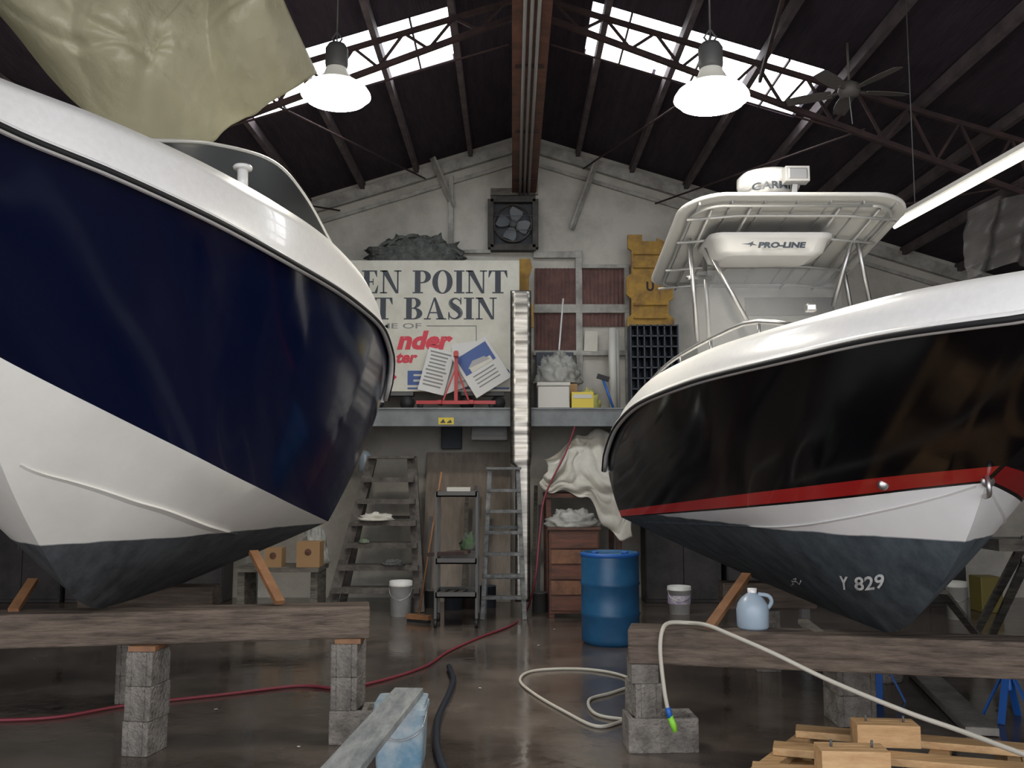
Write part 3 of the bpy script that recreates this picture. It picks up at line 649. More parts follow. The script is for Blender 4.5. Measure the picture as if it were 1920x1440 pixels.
MB().grid(P,flm,True).build('metal_flashing',label='tall wavy strip of shiny sheet metal standing against the shelf',category='metal sheet',solid=.004)
def heap(name,label,catg,c,rx,ry,h,mat,amp,seed,n=40,parent=None,fold=4):
    mb=MB(); P=[]
    for i in range(n//2+1):
        ph=(math.pi/2)*i/(n//2); row=[]
        for j in range(n+1):
            a=2*math.pi*(j%n)/n
            d=Vector((math.cos(a)*math.sin(ph),math.sin(a)*math.sin(ph),math.cos(ph)))
            s=noise.noise(d*fold+Vector((seed,0,0)))*amp+abs(noise.noise(d*fold*2.1+Vector((0,seed,0))))*amp*.9
            k=1+s
            row.append(Vector((c[0]+rx*d.x*k,c[1]+ry*d.y*k,c[2]+max(0,h*d.z*k))))
        P.append(row)
    mb.grid(P,mat); base=[P[-1][j] for j in range(n)]
    mb.add(base,[tuple(range(n))],mat)
    return mb.build(name,label=label,category=catg,fix=True)
a=W(785,492,12.3); zn=W(785,490,11.95).z+.005
nb=heap('netting_bundle','bundled grey netting and rope lying over the sign top','netting',(a.x,12.22,zn),.60,.25,.34,greyrope,.35,3,fold=5)
for k in range(5):
    pts=[Vector((a.x-.6+i*.12,12.15+.05*math.sin(i+k),zn+.12+.2*math.sin(i*.34)+.07*math.sin(i*1.3+k*2))) for i in range(11)]
    MB().tube(cat(pts,4),.026,greyrope,6).build('rope_strand',nb)
fc=W(962,420,BY-.1); ef=top('exhaust_fan','square dark wall exhaust fan with four blades','fan',(fc.x,BY-.12,fc.z-.35))
w_,h_=.31,.34
fdk=M('fan_frame_grey',(.07,.062,.055),.7,c2=(.03,.027,.025),scale=8)
mb=MB()
for s in (-1,1): mb.box((fc.x+s*w_-.04,BY-.16,fc.z-h_),(fc.x+s*w_+.04,BY-.01,fc.z+h_),fdk); mb.box((fc.x-w_,BY-.16,fc.z+s*h_-.04),(fc.x+w_,BY-.01,fc.z+s*h_+.04),fdk)
mb.build('frame',ef)
MB().box((fc.x-w_+.04,BY-.03,fc.z-h_+.04),(fc.x+w_-.04,BY-.012,fc.z+h_-.04),M('fan_hole_dark',(.035,.04,.05),.6)).build('dark_hole_panel',ef)  # dark panel paints the shaded hole behind the blades
mb=MB(); mb.lathe([(.25,-.03),(.27,-.03),(.27,.05),(.25,.05)],(fc.x,BY-.1,fc.z),fdk,28,Rx(math.pi/2)); mb.build('shroud',ef)
MB().lathe([(0,-.05),(.05,-.04),(.06,.03),(0,.03)],(fc.x,BY-.1,fc.z),grey,18,Rx(-math.pi/2)).build('hub',ef)
bgm=M('fan_blade_grey',(.11,.12,.13),.5)
for k in range(4):
    R=Ry(math.radians(25+k*90)); c0=Vector((fc.x,BY-.10,fc.z)); P=[]
    for i in range(7):
        r=.05+.17*i/6; wd=.05+.07*math.sin(i/6*2.2); P.append([c0+R@Vector((r,-.02,wd)),c0+R@Vector((r,0,0)),c0+R@Vector((r,.02,-wd*.5))])
    MB().grid(P,bgm).build('blade',ef)
for s in (-.3,-.1,.1,.3): MB().tube([(fc.x-w_,BY-.165,fc.z+s),(fc.x+w_,BY-.165,fc.z+s)],.005,grey,6).build('guard_bar',ef)
MB().obox((fc.x,BY-.04,fc.z+.47),(.62,.06,.10),wood_gr).build('lintel_board',label='rough wooden board above the exhaust fan',category='board')
def yplate(outline,Y,U=None):
    pts=[W(x,y,Y) for x,y in outline]; mb=MB(); mb.prism(pts,(0,.05,0),yel)
    if U: ptext(mb,'U',*U,rust,Y-.003,0,.04)
    return mb
oc=[(1177,440),(1204,440),(1204,452),(1232,452),(1232,446),(1262,460),(1262,476),(1248,480),(1248,505),(1262,512),(1262,560),(1254,565),(1254,590),(1264,598),(1264,612),(1176,612),(1176,596),(1184,590),(1184,560),(1174,552),(1174,520),(1184,512),(1184,470),(1177,465)]
mb=yplate(oc,12.2,(1212,1226,546,528)); 
for y in (475,500,570,595): mb.bar(W(1188,y,12.18),W(1250,y,12.18),.03,.03,yel)
mb.build('yellow_plate',label='rust-stained yellow notched steel frame standing on a crate',category='metal frame',fix=True)
oc=[(974,485),(994,485),(998,500),(992,520),(992,560),(1000,575),(1000,612),(990,620),(990,768),(974,768)]
yplate(oc,12.2).build('yellow_plate',label='rust-stained yellow notched frame edge behind the sign',category='metal frame',fix=True)
a=W(1180,697,12.2);c=W(1266,613,12.2); mb=MB()
mb.box((a.x,12.28,ZS+.001),(c.x,12.32,c.z),bluegr)
for i in range(8): xx=a.x+(c.x-a.x)*i/7; mb.box((xx-.008,12.0,ZS+.001),(xx+.008,12.3,c.z),bluegr)
for i in range(9): zz=ZS+.01+(c.z-ZS-.02)*i/8; mb.box((a.x,12.0,zz-.008),(c.x,12.3,zz+.008),bluegr)
mb.build('wire_crate',label='dark blue-grey gridded crate on the shelf',category='crate')
a=W(1008,762,11.6);c=W(1067,718,11.6)
cb=top('cooler_box','small white lidded cooler box on the shelf','cooler',((a.x+c.x)/2,11.65,ZS))
MB().box((a.x,11.5,ZS+.001),(c.x,11.8,c.z-.05),beige).build('box_body',cb,bevel=.012); MB().box((a.x-.01,11.49,c.z-.048),(c.x+.01,11.81,c.z),beige).build('lid',cb,bevel=.01)
a=W(1071,762,11.6);c=W(1112,736,11.6); MB().box((a.x,11.52,ZS+.001),(c.x,11.75,c.z),yelb).box((a.x+.02,11.515,c.z-.08),(c.x-.02,11.52,c.z-.03),beige).build('yellow_case',label='small yellow plastic case on the shelf',category='case',bevel=.01)
a=W(1047,716,11.9); heap('plastic_bag','crumpled translucent plastic bag over boxes','plastic bag',(a.x,12.0,a.z-.015),.27,.18,.36,plastic,.28,9,fold=4,n=56)
MB().box((a.x-.24,11.85,ZS+.001),(a.x+.24,12.15,a.z-.03),card).build('carton',label='carton under the plastic bag on the shelf',category='carton')
a=W(1095,740,11.75); heap('plastic_bag','pale yellow crumpled plastic bag beside the yellow case','plastic bag',(a.x+.08,11.92,ZS+.001),.14,.1,.24,M('pale_yellow_bag',(.6,.6,.2),.3,alpha=.8),.3,19)
a=W(1108,640,BY-.08); MB().obox(a,(.18,.01,.28),signw,Ry(.05)).build('paper_notice',label='small pale paper notice on the panel',category='notice')
a=W(1043,655,12.2);c=W(1056,560,12.35); MB().tube([Vector((a.x-.03,12.25,ZS+.01)),c],.012,white).build('white_pole',label='thin white pole leaning on the wall above the shelf',category='pole')
for px in (1150,1160): 
    a=W(px,765,12.1); MB().tube([(a.x,12.1 if px==1150 else 12.25,ZS+.001),(a.x,12.15 if px==1150 else 12.3,W(px,615,12.1).z)],.055 if px==1150 else .04,beige,16).build('cardboard_tube',label='tall pale upright tube on the shelf',category='tube',group='upright tubes')
a=W(1135,758,11.7); t_=top('hammer','blue-handled hammer with dark head leaning on the shelf','hammer',(a.x,11.7,ZS))
MB().tube([(a.x+.1,11.7,ZS+.02),(a.x-.02,11.75,ZS+.38)],.016,bluestd).build('handle',t_); MB().obox((a.x-.02,11.75,ZS+.41),(.16,.05,.06),darkrub,Ry(.3)).build('head',t_)
MB().box((W(1005,662,12.4).x,12.35,ZS+.001),(W(1075,662,12.4).x,12.5,ZS+.82),bluegr).build('tool_case',label='dark tool cabinet behind the plastic bag',category='case',bevel=.01)
# ---------------------------------------------------------------- floor clutter, back
a=W(788,1122,12.1);c=W(957,848,12.45)
MB().prism([(a.x,12.15,.002),(W(957,1122,12.1).x,12.15,.002),(c.x,12.5,c.z),(W(801,848,12.45).x,12.5,c.z)],(0,.02,.0),ply).build('plywood_sheet',label='grey-brown plywood sheet leaning on the back wall',category='plywood sheet',fix=True)
def cabinet(x0,x1,h,Y=12.05):  # added cabinets, put in to make the area under the boats dark
    e=top('shade_cabinet','dark cabinet-shaped filler added to darken the space under the boats','cabinet',((x0+x1)/2,Y+.2,0),'added shade cabinets')
    MB().box((x0,Y+.02,.002),(x1,Y+.45,h),shadefill).build('body',e,bevel=.006); m=(x0+x1)/2
    for a,b in ((x0+.01,m-.004),(m+.004,x1-.01)): MB().box((a,Y,.05),(b,Y+.019,h-.03),shadefill).build('door',e,bevel=.004)
    for s in (-1,1): MB().box((m+s*.05-.008,Y-.02,h*.5-.07),(m+s*.05+.008,Y-.001,h*.5+.07),grey).build('handle',e)
for i in range(4): cabinet(1.72+i*1.05,2.70+i*1.05,2.05-(i%2)*.25)
for i in range(3): cabinet(-6.8+i*1.05,-5.82+i*1.05,1.5)
def stepladder(name,label,cx,Y,ht,wb,wt,dep,n,mat,treadd,rail=.03,railw=.07,tz=.028,lean=0):
    L_=top(name,label,'stepladder',(cx,Y,0))
    tx=cx+lean
    for s in (-1,1): MB().bar((cx+s*wb/2,Y-dep/2,.001),(tx+s*wt/2,Y,ht),rail,railw,mat,up=Vector((0,1,0))).build('front_rail',L_)
    for s in (-1,1): MB().bar((cx+s*wb/2*.95,Y+dep/2,.001),(tx+s*wt/2,Y+.04,ht),rail*.8,railw*.6,mat,up=Vector((0,1,0))).build('rear_rail',L_)
    for i in range(n):
        f=(i+1)/(n+1); w=wb+(wt-wb)*f; MB().obox((cx+lean*f,Y-dep/2*(1-f),ht*f),(w+.04,treadd,tz),mat).build('step',L_)
    for f in (.25,.6): w=(wb+(wt-wb)*f)*.95; MB().obox((cx+lean*f,Y+dep/2*(1-f)+.02*f,ht*f),(w,.02,.04),mat).build('rear_brace',L_)
    MB().obox((tx,Y+.02,ht+.014),(wt+.08,treadd+.06,.028),mat).build('top_cap',L_)
    return L_
x=W(708,1000,11.4).x; stepladder('wooden_stepladder','wide dark paint-spattered wooden stepladder with broad treads',x,11.6,1.84,1.08,.50,.7,6,wood_ld,.28,.12,.06,.06,.14)
x=W(945,1000,11.2).x; stepladder('aluminium_stepladder','narrow paint-spattered aluminium stepladder',x,10.95,1.70,.48,.33,.5,6,alu,.10,.05,.04,.035,-.0)
heap('rag','crumpled white rag on a ladder tread','rag',(W(705,965,11.4).x,11.33,1.085),.2,.08,.08,cloth,.5,4,n=24)
heap('rag','crumpled pale rag at the ladder foot','rag',(W(640,1095,11).x,10.9,.002),.16,.10,.12,cloth,.5,14,n=24)
heap('work_glove','muted green work glove on a ladder tread','glove',(W(683,1010,11.3).x,11.27,.822),.06,.04,.04,greendull,.4,5,n=20)
heap('rag','grey crumpled rag on a lower ladder tread','rag',(W(740,1050,11.3).x,11.22,.56),.12,.06,.06,greyrope,.5,24,n=24)
a=W(683,868,11.9); MB().lathe([(0,0),(.07,.0),(.075,.05),(.075,.2),(.05,.25),(0,.26)],(a.x,11.95,a.z-.1),milk,16).build('plastic_bottle',label='pale plastic bottle hanging by the ladder top',category='bottle')
x0=W(822,1000,10.45).x;x1=W(896,1000,10.45).x
ct=top('tool_cart','dark metal rolling tool cart with three trays','cart',((x0+x1)/2,10.5,0))
Yc=10.1
for z,d in ((1.40,'a'),(.68,'b'),(.32,'c')):
    mb=MB(); mb.box((x0,Yc,z),(x1,Yc+.5,z+.015),grey)
    for aa,bb in (((x0,Yc),(x1,Yc+.015)),((x0,Yc+.485),(x1,Yc+.5)),((x0,Yc),(x0+.015,Yc+.5)),((x1-.015,Yc),(x1,Yc+.5))): mb.box((aa[0],aa[1],z),(bb[0],bb[1],z+.06),grey)
    mb.build('tray',ct)
for x in (x0,x1):
    for y in (Yc+.02,Yc+.48): MB().box((x-.014,y-.014,.10),(x+.014,y+.014,1.45),grey).build('post',ct); MB().lathe([(0,-.015),(.045,-.015),(.045,.015),(0,.015)],(x,y,.046),darkrub,14,Ry(math.pi/2)).build('caster',ct)
for i,(dx,l,m_) in enumerate(((.06,.3,hosew),(.16,.25,ltgrey),(.28,.2,greendull))):
    MB().tube([(x0+dx,Yc+.08,1.437),(x0+dx+l*.3,Yc+.17,1.437)],.02,m_,8).build('hand_tool',label='small hand tool lying on the cart tray',category='tool',group='tools on the cart')
for i in range(3):
    MB().bar((x0-.1+i*.1,Yc+.06+.13*i,.775),(x0+.30+i*.03,Yc+.12+.13*i,.785),.05,.035,wood_dk if i%2 else rust).build('hand_tool',label='dark elongated hand tool lying on the middle tray',category='tool',group='tools on the cart')
for i in range(3):
    MB().bar((x0+.05+i*.10,Yc+.1,.355),(x0+.10+i*.10,Yc+.4,.355),.06,.03,grey).build('hand_tool',label='dark heavy hand tool lying on the lowest tray',category='tool',group='tools on the cart')
MB().box((x0+.1,Yc+.22,1.416),(x0+.36,Yc+.42,1.50),beige).build('parts_tray',label='shallow pale tray of fittings on the cart',category='tray')
a=G(785,1162,.03); br=top('push_broom','orange-handled broom standing by the cart','broom',(a.x,a.y,0))
MB().tube([a+Vector((0,0,.05)),W(828,885,a.y+.2)],.013,wood_or).build('handle',br)
MB().obox(a+Vector((0,0,.03)),(.30,.07,.05),wood_or,Rz(-.5)).obox(a+Vector((0,0,-.01)),(.28,.06,.04),darkrub,Rz(-.5)).build('broom_head',br)
heap('rag','muted green and grey rag bunched at the ladder side','rag',(W(880,1000,10.8).x,10.75,.78),.09,.05,.16,greendull,.5,8,n=20)
for i,(px,h,m_) in enumerate(((868,1.35,wood_gr),(885,1.5,grey),(1000,1.5,wood_gr),(1008,1.25,grey),(800,1.1,grey),(908,1.2,wood_dk))):
    x=W(px,1100,12).x; MB().bar((x,12.02,.002),(x+.04,12.12,h),.05,.03,m_,up=Vector((0,1,0))).build('leaning_stick',label='narrow batten leaning upright in the clutter',category='batten',group='leaning battens')
for i,(px,Y,r,h,m_) in enumerate(((810,11.7,.09,.2,grey),(850,11.5,.11,.24,bluegr),(880,11.6,.085,.18,rust),(1012,11.3,.09,.22,grey),(915,11.7,.10,.25,bluegr))):
    x=W(px,1100,Y).x; MB().lathe([(0,0),(r,0),(r,h),(r*1.04,h),(r*1.04,h+.012),(r*.9,h+.012),(r*.88,h),(0,h)],(x,Y,.001),m_,20).build('paint_can',label='used dark paint can standing in the floor clutter',category='paint can',group='paint cans')
def pail_(px,py,w,h,label,mat=pail):
    c=G(px,py); e=top('pail',label,'bucket',c)
    r=w/2; MB().lathe([(0,0),(r*.86,0),(r*.97,h*.85),(r*1.03,h*.85),(r*1.03,h*.89),(r,h*.9),(r*1.0,h),(r*.95,h),(r*.82,.02),(0,.02)],c,mat,26).build('pail_body',e)
    MB().tube(cat([c+Vector((-r*1.03,0,h*.87)),c+Vector((-r*.8,-r*.6,h*.6)),c+Vector((0,-r*1.02,h*.48)),c+Vector((r*.8,-r*.6,h*.6)),c+Vector((r*1.03,0,h*.87))],5),.004,steel,6).build('bail_handle',e); return e
pail_(751,1154,.27,.40,'white plastic pail on the wet floor near the broom')
p_=pail_(1274,1150,.28,.32,'white pail with faint purple label under the boat')
c=p_.location; MB().lathe([(.136,.12),(.138,.22)],c,M('purple_label',(.35,.25,.5),.5,c2=(.7,.7,.7),scale=20),20).build('paper_label',p_,label='faint purple label')
pail_(1795,1160,.24,.42,'dull cream pail under the boat',beige)
c=G(1145,1205); dr=top('plastic_drum','blue plastic barrel drum standing on the wet floor','drum',c)
k=.285; MB().lathe([(0,0),(.26,0),(.28,.03),(k,.06),(k,.27),(k+.012,.29),(k,.31),(k,.56),(k+.012,.58),(k,.60),(k,.82),(.28,.86),(.275,.88),(.26,.88),(.255,.86),(0,.86)],c,drumb,40).build('drum_body',dr)
MB().lathe([(k-.002,.84),(k+.008,.85),(k+.008,.87),(k-.002,.88)],c,bluestd,40).build('rim_band',dr)
for s in (-1,1): MB().lathe([(0,.86),(.035,.86),(.035,.885),(0,.885)],c+Vector((s*.15,0,0)),bluestd,14).build('bung',dr)
a=W(1024,1125,11.8);c=W(1112,987,11.6); ch=top('wooden_dresser','worn red-brown wooden dresser with stacked drawers','dresser',((a.x+c.x)/2,11.0,0))
zt=c.z; mb=MB(); mb.box((a.x,10.8,.05),(c.x,11.2,zt),chest); mb.box((a.x-.02,10.77,zt),(c.x+.02,11.22,zt+.03),chest); mb.box((a.x,10.82,0.001),(a.x+.06,11.18,.06),chest); mb.box((c.x-.06,10.82,.001),(c.x,11.18,.06),chest); mb.build('body',ch,bevel=.005)
nd=5; drw=M('worn_drawer_front',(.24,.11,.055),.6,c2=(.10,.045,.03),scale=7)
for i in range(nd):
    z0=.09+i*(zt-.12)/nd; z1=z0+(zt-.12)/nd-.02
    MB().box((a.x+.02,10.775,z0),(c.x-.02,10.80,z1),drw if i in(1,3) else chest).build('drawer',ch,bevel=.004)
heap('plastic_bag','grey crumpled plastic film on top of the dresser','plastic bag',((a.x+c.x)/2,11.0,zt+.031),.28,.16,.18,plastic,.3,33,n=40)
tbx0=W(1022,920,11.5).x; tbx1=W(1165,920,11.5).x
tb_=top('work_table','rusty brown work table beneath the tarps','table',((tbx0+tbx1)/2,11.9,0))
MB().box((tbx0,11.36,1.36),(tbx1,12.4,1.41),chest).build('table_top',tb_)
for x in (tbx0+.04,tbx1-.04):
    for y in (11.45,12.35): MB().box((x-.03,y-.03,.001),(x+.03,y+.03,1.36),chest).build('leg',tb_)
P=[];NX,NY=90,70
for i in range(NY+1):
    f=i/NY; row=[]
    for j in range(NX+1):
        u=j/NX
        q=Vector((u*2.4,f*1.9,0)); wq=Vector((noise.noise(q+Vector((9,0,0))),noise.noise(q+Vector((0,7,0))),0))
        fold=abs(noise.noise(q*1.7+wq*1.4)); fold2=abs(noise.noise(q*3.4+wq*1.8+Vector((3,3,0))))
        topy=862-54*math.sin(min(1,u*1.2)*math.pi*.72)+6*math.sin(u*17)
        hem=900+118*u**1.1+12*math.sin(u*9+1)+6*math.sin(u*23)
        py=topy+(hem-topy)*f; px=1020+172*u+8*math.sin(f*5+u*7)
        dep=11.75-.46*math.sin(min(1,f*1.6)*math.pi/2)
        p=W(px,py,dep); p.y+=-.16*fold-.05*fold2+.06; p.x+=.04*noise.noise(q*2.5+Vector((0,0,4))); row.append(p)
    P.append(row)
MB().grid(P,cloth).build('canvas_tarp',label='crumpled off-white canvas tarp heaped over the work table',category='tarp',solid=.008)
x0=W(450,1060,11).x;x1=W(604,1060,11).x
bn=top('workbench','low dark workbench against the back wall','bench',((x0+x1)/2,11.1,0))
MB().box((x0,10.8,.52),(x1,11.4,.57),wood_gr).build('bench_top',bn)
for x in (x0+.06,x1-.06): MB().box((x-.04,10.85,.001),(x+.04,11.35,.52),wood_gr).build('leg',bn)
for px,w,h,d in ((581,.27,.29,.25),(516,.2,.22,.2)):
    x=W(px,1040,10.95).x; MB().box((x-w/2,10.85,.571),(x+w/2,10.85+d,.571+h),card).lathe([(0,0),(.04,0),(.04,.002),(0,.002)],(x,10.848,.571+h*.6),chest,16,Rx(math.pi/2)).build('cardboard_box',label='small open-topped brown cardboard box on the workbench',category='box',bevel=.003)
x=W(598,1000,11.3).x; heap('plastic_bag','grey-white plastic bag bundle beside the boxes','plastic bag',(x-.05,11.27,.572),.16,.1,.42,plastic,.3,41,n=40)
x=W(1852,1100,11.3).x
MB().box((x-.13,11.2,.001),(x+.13,11.5,.42),yeldull).build('yellow_bin',label='dull yellow plastic bin near the back wall',category='bin',bevel=.01)
ts=top('trestle','worn grey wooden trestle with splayed legs beside the boat','trestle',G(1845,1190,0))
for q0,q1 in (((1925,1008),(1828,1190)),((1768,1110),(1835,1195)),((1925,1050),(1860,1190))):
    p0=W(q0[0],q0[1],7.7);p1=G(q1[0],q1[1],.02); MB().bar(p0,p1,.07,.035,wood_gr).build('leg',ts)
MB().box((W(1850,1022,7.9).x,7.7,W(1800,1030,7.9).z),(W(1990,1022,7.9).x,8.0,W(1800,1008,7.9).z),wood_gr).build('top_board',ts)
def jack(c,label='blue steel jack stand with splayed legs on the floor'):
    j=top('jack_stand',label,'jack stand',c,'jack stands'); c=Vector(c)
    for a in (45,135,225,315):
        d=Vector((math.cos(math.radians(a)),math.sin(math.radians(a)),0)); MB().bar(c+d*.17+Vector((0,0,.002)),c+d*.03+Vector((0,0,.30)),.045,.012,bluestd,up=d).build('leg',j)
    MB().lathe([(.028,.2),(.028,.33),(.02,.33),(.02,.2)],c,bluestd,14).build('collar',j)
    MB().box(c+Vector((-.012,-.012,.25)),c+Vector((.012,.012,.38)),grey).box(c+Vector((-.05,-.02,.38)),c+Vector((.05,.02,.395)),grey).build('post',j); return j
c=G(1893,1350); j1=jack(c); dup(j1,G(1650,1312),.4)
a=G(1728,1262,.03);b_=G(1842,1372,.03); MB().bar(a,b_,.2,.05,wood_lt).build('grey_plank',label='light grey weathered plank lying on the floor',category='plank',bevel=.006)
c=G(1695,1290); MB().lathe([(0,0),(.15,0),(.16,.02),(.16,.26),(.13,.26),(.13,.03),(0,.03)],c+Vector((-.05,.3,0)),conc,26).build('round_tub',label='dull grey round tub under the boat',category='tub')
for i,(px,py) in enumerate(((405,1330),(900,1290),(1010,1210),(560,1400),(1040,1180))):
    c=G(px,py,.004); MB().add([c+Vector((.014*math.cos(a+i)+.005*math.sin(3*a),.014*math.sin(a+i),.003*(k%2))) for k,a in enumerate([j*math.pi/3 for j in range(6)])],[(0,1,2,3,4,5)],beige).build('paint_flake',label='small pale flake of paint on the wet floor',category='scrap',group='paint flakes on the floor')
# ---------------------------------------------------------------- foreground
c=G(752,1432); bl=M('blue_stained_white_plastic',(.44,.50,.53),.5,c2=(.14,.27,.38),scale=4,lo=.38,hi=.62)
bk=top('plastic_container','boxy blue-stained white plastic container carrying the end of a plank','container',c)
mb=MB(); rings=[(z,s_x) for z,s_x in ((0,.125),(.02,.13),(.30,.14),(.30,.148),(.33,.148),(.335,.142),(.36,.142))]
mb.grid([[Vector((p.x,p.y,p.z)) for p in ring(c.x,c.y,z,s_x,s_x,.03)] for z,s_x in rings],bl)
for z,s_x,r_ in ((.36,.142,0),(0,.125,1)):
    r0=ring(c.x,c.y,z,s_x,s_x,.03)[:-1]; mb.add(r0,[tuple(range(len(r0)))],bl)
mb.build('container_body',bk,sharp=35)
MB().tube(cat([c+Vector((-.15,0,.31)),c+Vector((-.12,-.15,.22)),c+Vector((0,-.16,.17)),c+Vector((.12,-.15,.22)),c+Vector((.15,0,.31))],5),.004,steel,6).build('bail_handle',bk)
p0=Vector((c.x+.03,c.y+.10,.381)); p1=Vector((c.x-.17,c.y-2.2,.381))
plk=M('paint_spattered_plank',(.38,.40,.40),.7,c2=(.17,.19,.20),scale=6,stretch=(3,.7,1),bump=.2)
MB().bar(p0,p1,.17,.04,plk).build('scaffold_plank',label='grey paint-spattered plank resting on containers',category='plank',bevel=.005)
dup(bk,(p1.x+.02,p1.y+.2,0),.1,'white container carrying the near end of the plank')
pl=top('lumber_pallet','rough pine pallet of loose boards on the wet floor','pallet',(2.0,4.9,0))
def slat(p,q,w,h): MB().bar(p,q,w,h,pine).build('slat',pl,bevel=.004)
slat(G(1492,1370,.15),G(1990,1412,.15),.15,.04)
slat(G(1450,1402,.15),G(1990,1450,.15),.15,.04)
slat(G(1410,1442,.15),G(1990,1494,.15),.15,.04)
for xa,ya,xb,yb in ((1520,1376,1400,1470),(1770,1394,1730,1500),(1930,1406,1960,1520)): slat(G(xa,ya,.105),G(xb,yb,.105),.10,.045)
for px,py in ((1530,1388),(1900,1418),(1500,1440),(1960,1480)): 
    q=G(px,py,.04); MB().obox((q.x,q.y,.04),(.14,.14,.078),pine).build('runner_block',pl)
def lblock(px,py,w,rot):
    c=G(px,py,.172); e=top('pine_block','short glued pine lumber block with protruding bolts','wood block',(c.x,c.y,.172),'bolted pine blocks'); R=Rz(rot)
    for i in range(3): MB().obox(Vector((c.x,c.y,.172+.06))+R@Vector((0,-.055+i*.055,0)),(w,.053,.118),pine,R).build('laminated_board',e,bevel=.003)
    for dx in (-w*.3,w*.3): MB().tube([Vector((c.x,c.y,.29))+R@Vector((dx,0,0)),Vector((c.x,c.y,.325))+R@Vector((dx,0,0))],.007,grey,8).build('bolt',e)
lblock(1660,1395,.33,-.12); lblock(1598,1447,.33,-.08)
def hose(name,label,pts,r,mat,n=8):
    return MB().tube(cat(pts,n),r,mat,8).build(name,label=label,category='hose')
g=lambda x,y,z=.012: G(x,y,z)
hose('red_air_hose','red air hose snaking across the wet floor to the shelf',[g(-60,1352),g(100,1345),g(240,1322),g(420,1302),g(560,1286),g(640,1290),g(730,1272),g(800,1248),g(840,1222),g(900,1195),g(960,1172),g(985,1150),W(1003,1090,10.6),W(1012,1000,10.7),W(1022,930,10.9),W(1060,850,11.0),W(1078,800,11.3)],.012,hoser)
hose('dark_hose','thick dark blue suction hose lying on the floor',[g(842,1250,.025),g(850,1275,.025),g(840,1305,.025),g(822,1345,.025),g(818,1390,.025),g(826,1425,.025),g(850,1480,.025)],.024,hoseb)
hose('white_hose','off-white water hose coiled in loops on the floor',[g(1175,1350),g(1120,1362),g(1060,1335),g(1000,1300),g(975,1275),g(1000,1258),g(1080,1254),g(1150,1262),g(1190,1280),g(1150,1298),g(1105,1312),g(1120,1340),g(1200,1352)],.012,hosew)
hose('white_hose','off-white water hose draped over the timber to the pallet',[W(1252,1330,5.55),W(1245,1290,5.55),W(1238,1220,5.57),W(1242,1182,5.6),W(1255,1168,5.66),W(1290,1168,5.7),W(1325,1172,5.55),W(1370,1190,5.4),W(1450,1225,5.2),W(1560,1278,5.0),W(1700,1335,4.7),W(1800,1370,4.5),W(1930,1418,4.2),W(2050,1460,4.0)],.0125,hosew)
nz=top('hose_nozzle','lime and blue hose nozzle hanging from the hose end','nozzle',W(1262,1370,5.55))
MB().tube([W(1252,1326,5.55),W(1256,1345,5.55)],[.016,.018],bluestd,10).build('coupling',nz)
MB().tube([W(1256,1343,5.55),W(1262,1358,5.55),W(1266,1372,5.55)],[.018,.02,.014],greenp,10).build('nozzle_body',nz)
# ---------------------------------------------------------------- plastic film (top left)
cols=[((-90,-70),(-60,-30),5.6),((0,-70),(10,40),5.5),((80,-70),(85,135),5.35),((150,-70),(150,200),5.2),((220,-70),(210,240),5.15),((290,-70),(290,258),5.2),((350,-70),(352,274),5.35),((400,-70),(392,266),5.4),((430,-70),(430,230),5.4),((470,-70),(490,200),5.35),((500,-70),(550,166),5.35),((520,-70),(592,132),5.45)]
P=[];R_n=80
tops=cat([W(a[0],a[1],Y+.1) for a,b,Y in cols],12); bots=cat([W(b[0],b[1],Y) for a,b,Y in cols],12)
NC=len(tops)-1
for i in range(R_n+1):
    f=i/R_n; row=[]
    for j,(a,b) in enumerate(zip(tops,bots)):
        p=a.lerp(b,f); u=j/NC
        lobe=.16*abs(math.sin(u*math.pi*2.6+.4))*math.sin(math.pi*min(1,f*.9+.1))
        bulge=math.sin(math.pi*f)*.38
        p=p+Vector((0,-bulge-lobe,-.05*math.sin(math.pi*f)))
        q=Vector((u*5,f*3,0)); s=noise.noise(q*.9)*.07+abs(noise.noise(q*2.6+Vector((5,0,0))))*.02+abs(noise.noise(Vector((u*22+f*6,f*5,2))))*.012
        d0=math.hypot(f-.60,(u-.50)*1.6); ang=math.atan2(f-.60,u-.50)
        s+=.10*math.exp(-(d0/.10)**2)+.012*math.sin(ang*9)*math.exp(-d0*3)
        for (A_,B_,C_) in ((3.0,1.0,2.2),(1.2,-1.0,-.05),(.25,1.0,.72)):
            s+=.022*math.exp(-((u*A_+f*B_-C_)/.035)**2)
        p+=Vector((0,s,0)); p.z=min(p.z,rz(p.x)-.25); row.append(p)
    P.append(row)
MB().grid(P,film).build('masking_film',label='large billowing khaki-yellow translucent plastic film hung from the roof',category='plastic sheet',solid=.003)
P=[]
for i in range(24):
    row=[]
    for j in range(30):
        u=j/29;f=i/23; p=W(1815+180*u,395-30*math.sin(u*3)+130*f,7.8); p.y+=.08*math.sin(u*18+f*3)+.05*noise.noise(Vector((u*6,f*5,0))); row.append(p)
    P.append(row)
MB().grid(P,M('hanging_clear_film',(.22,.21,.2),.3,alpha=.45,c2=(.14,.13,.12),scale=3)).build('clear_film',label='hanging creased clear plastic film beside the wall',category='plastic sheet')
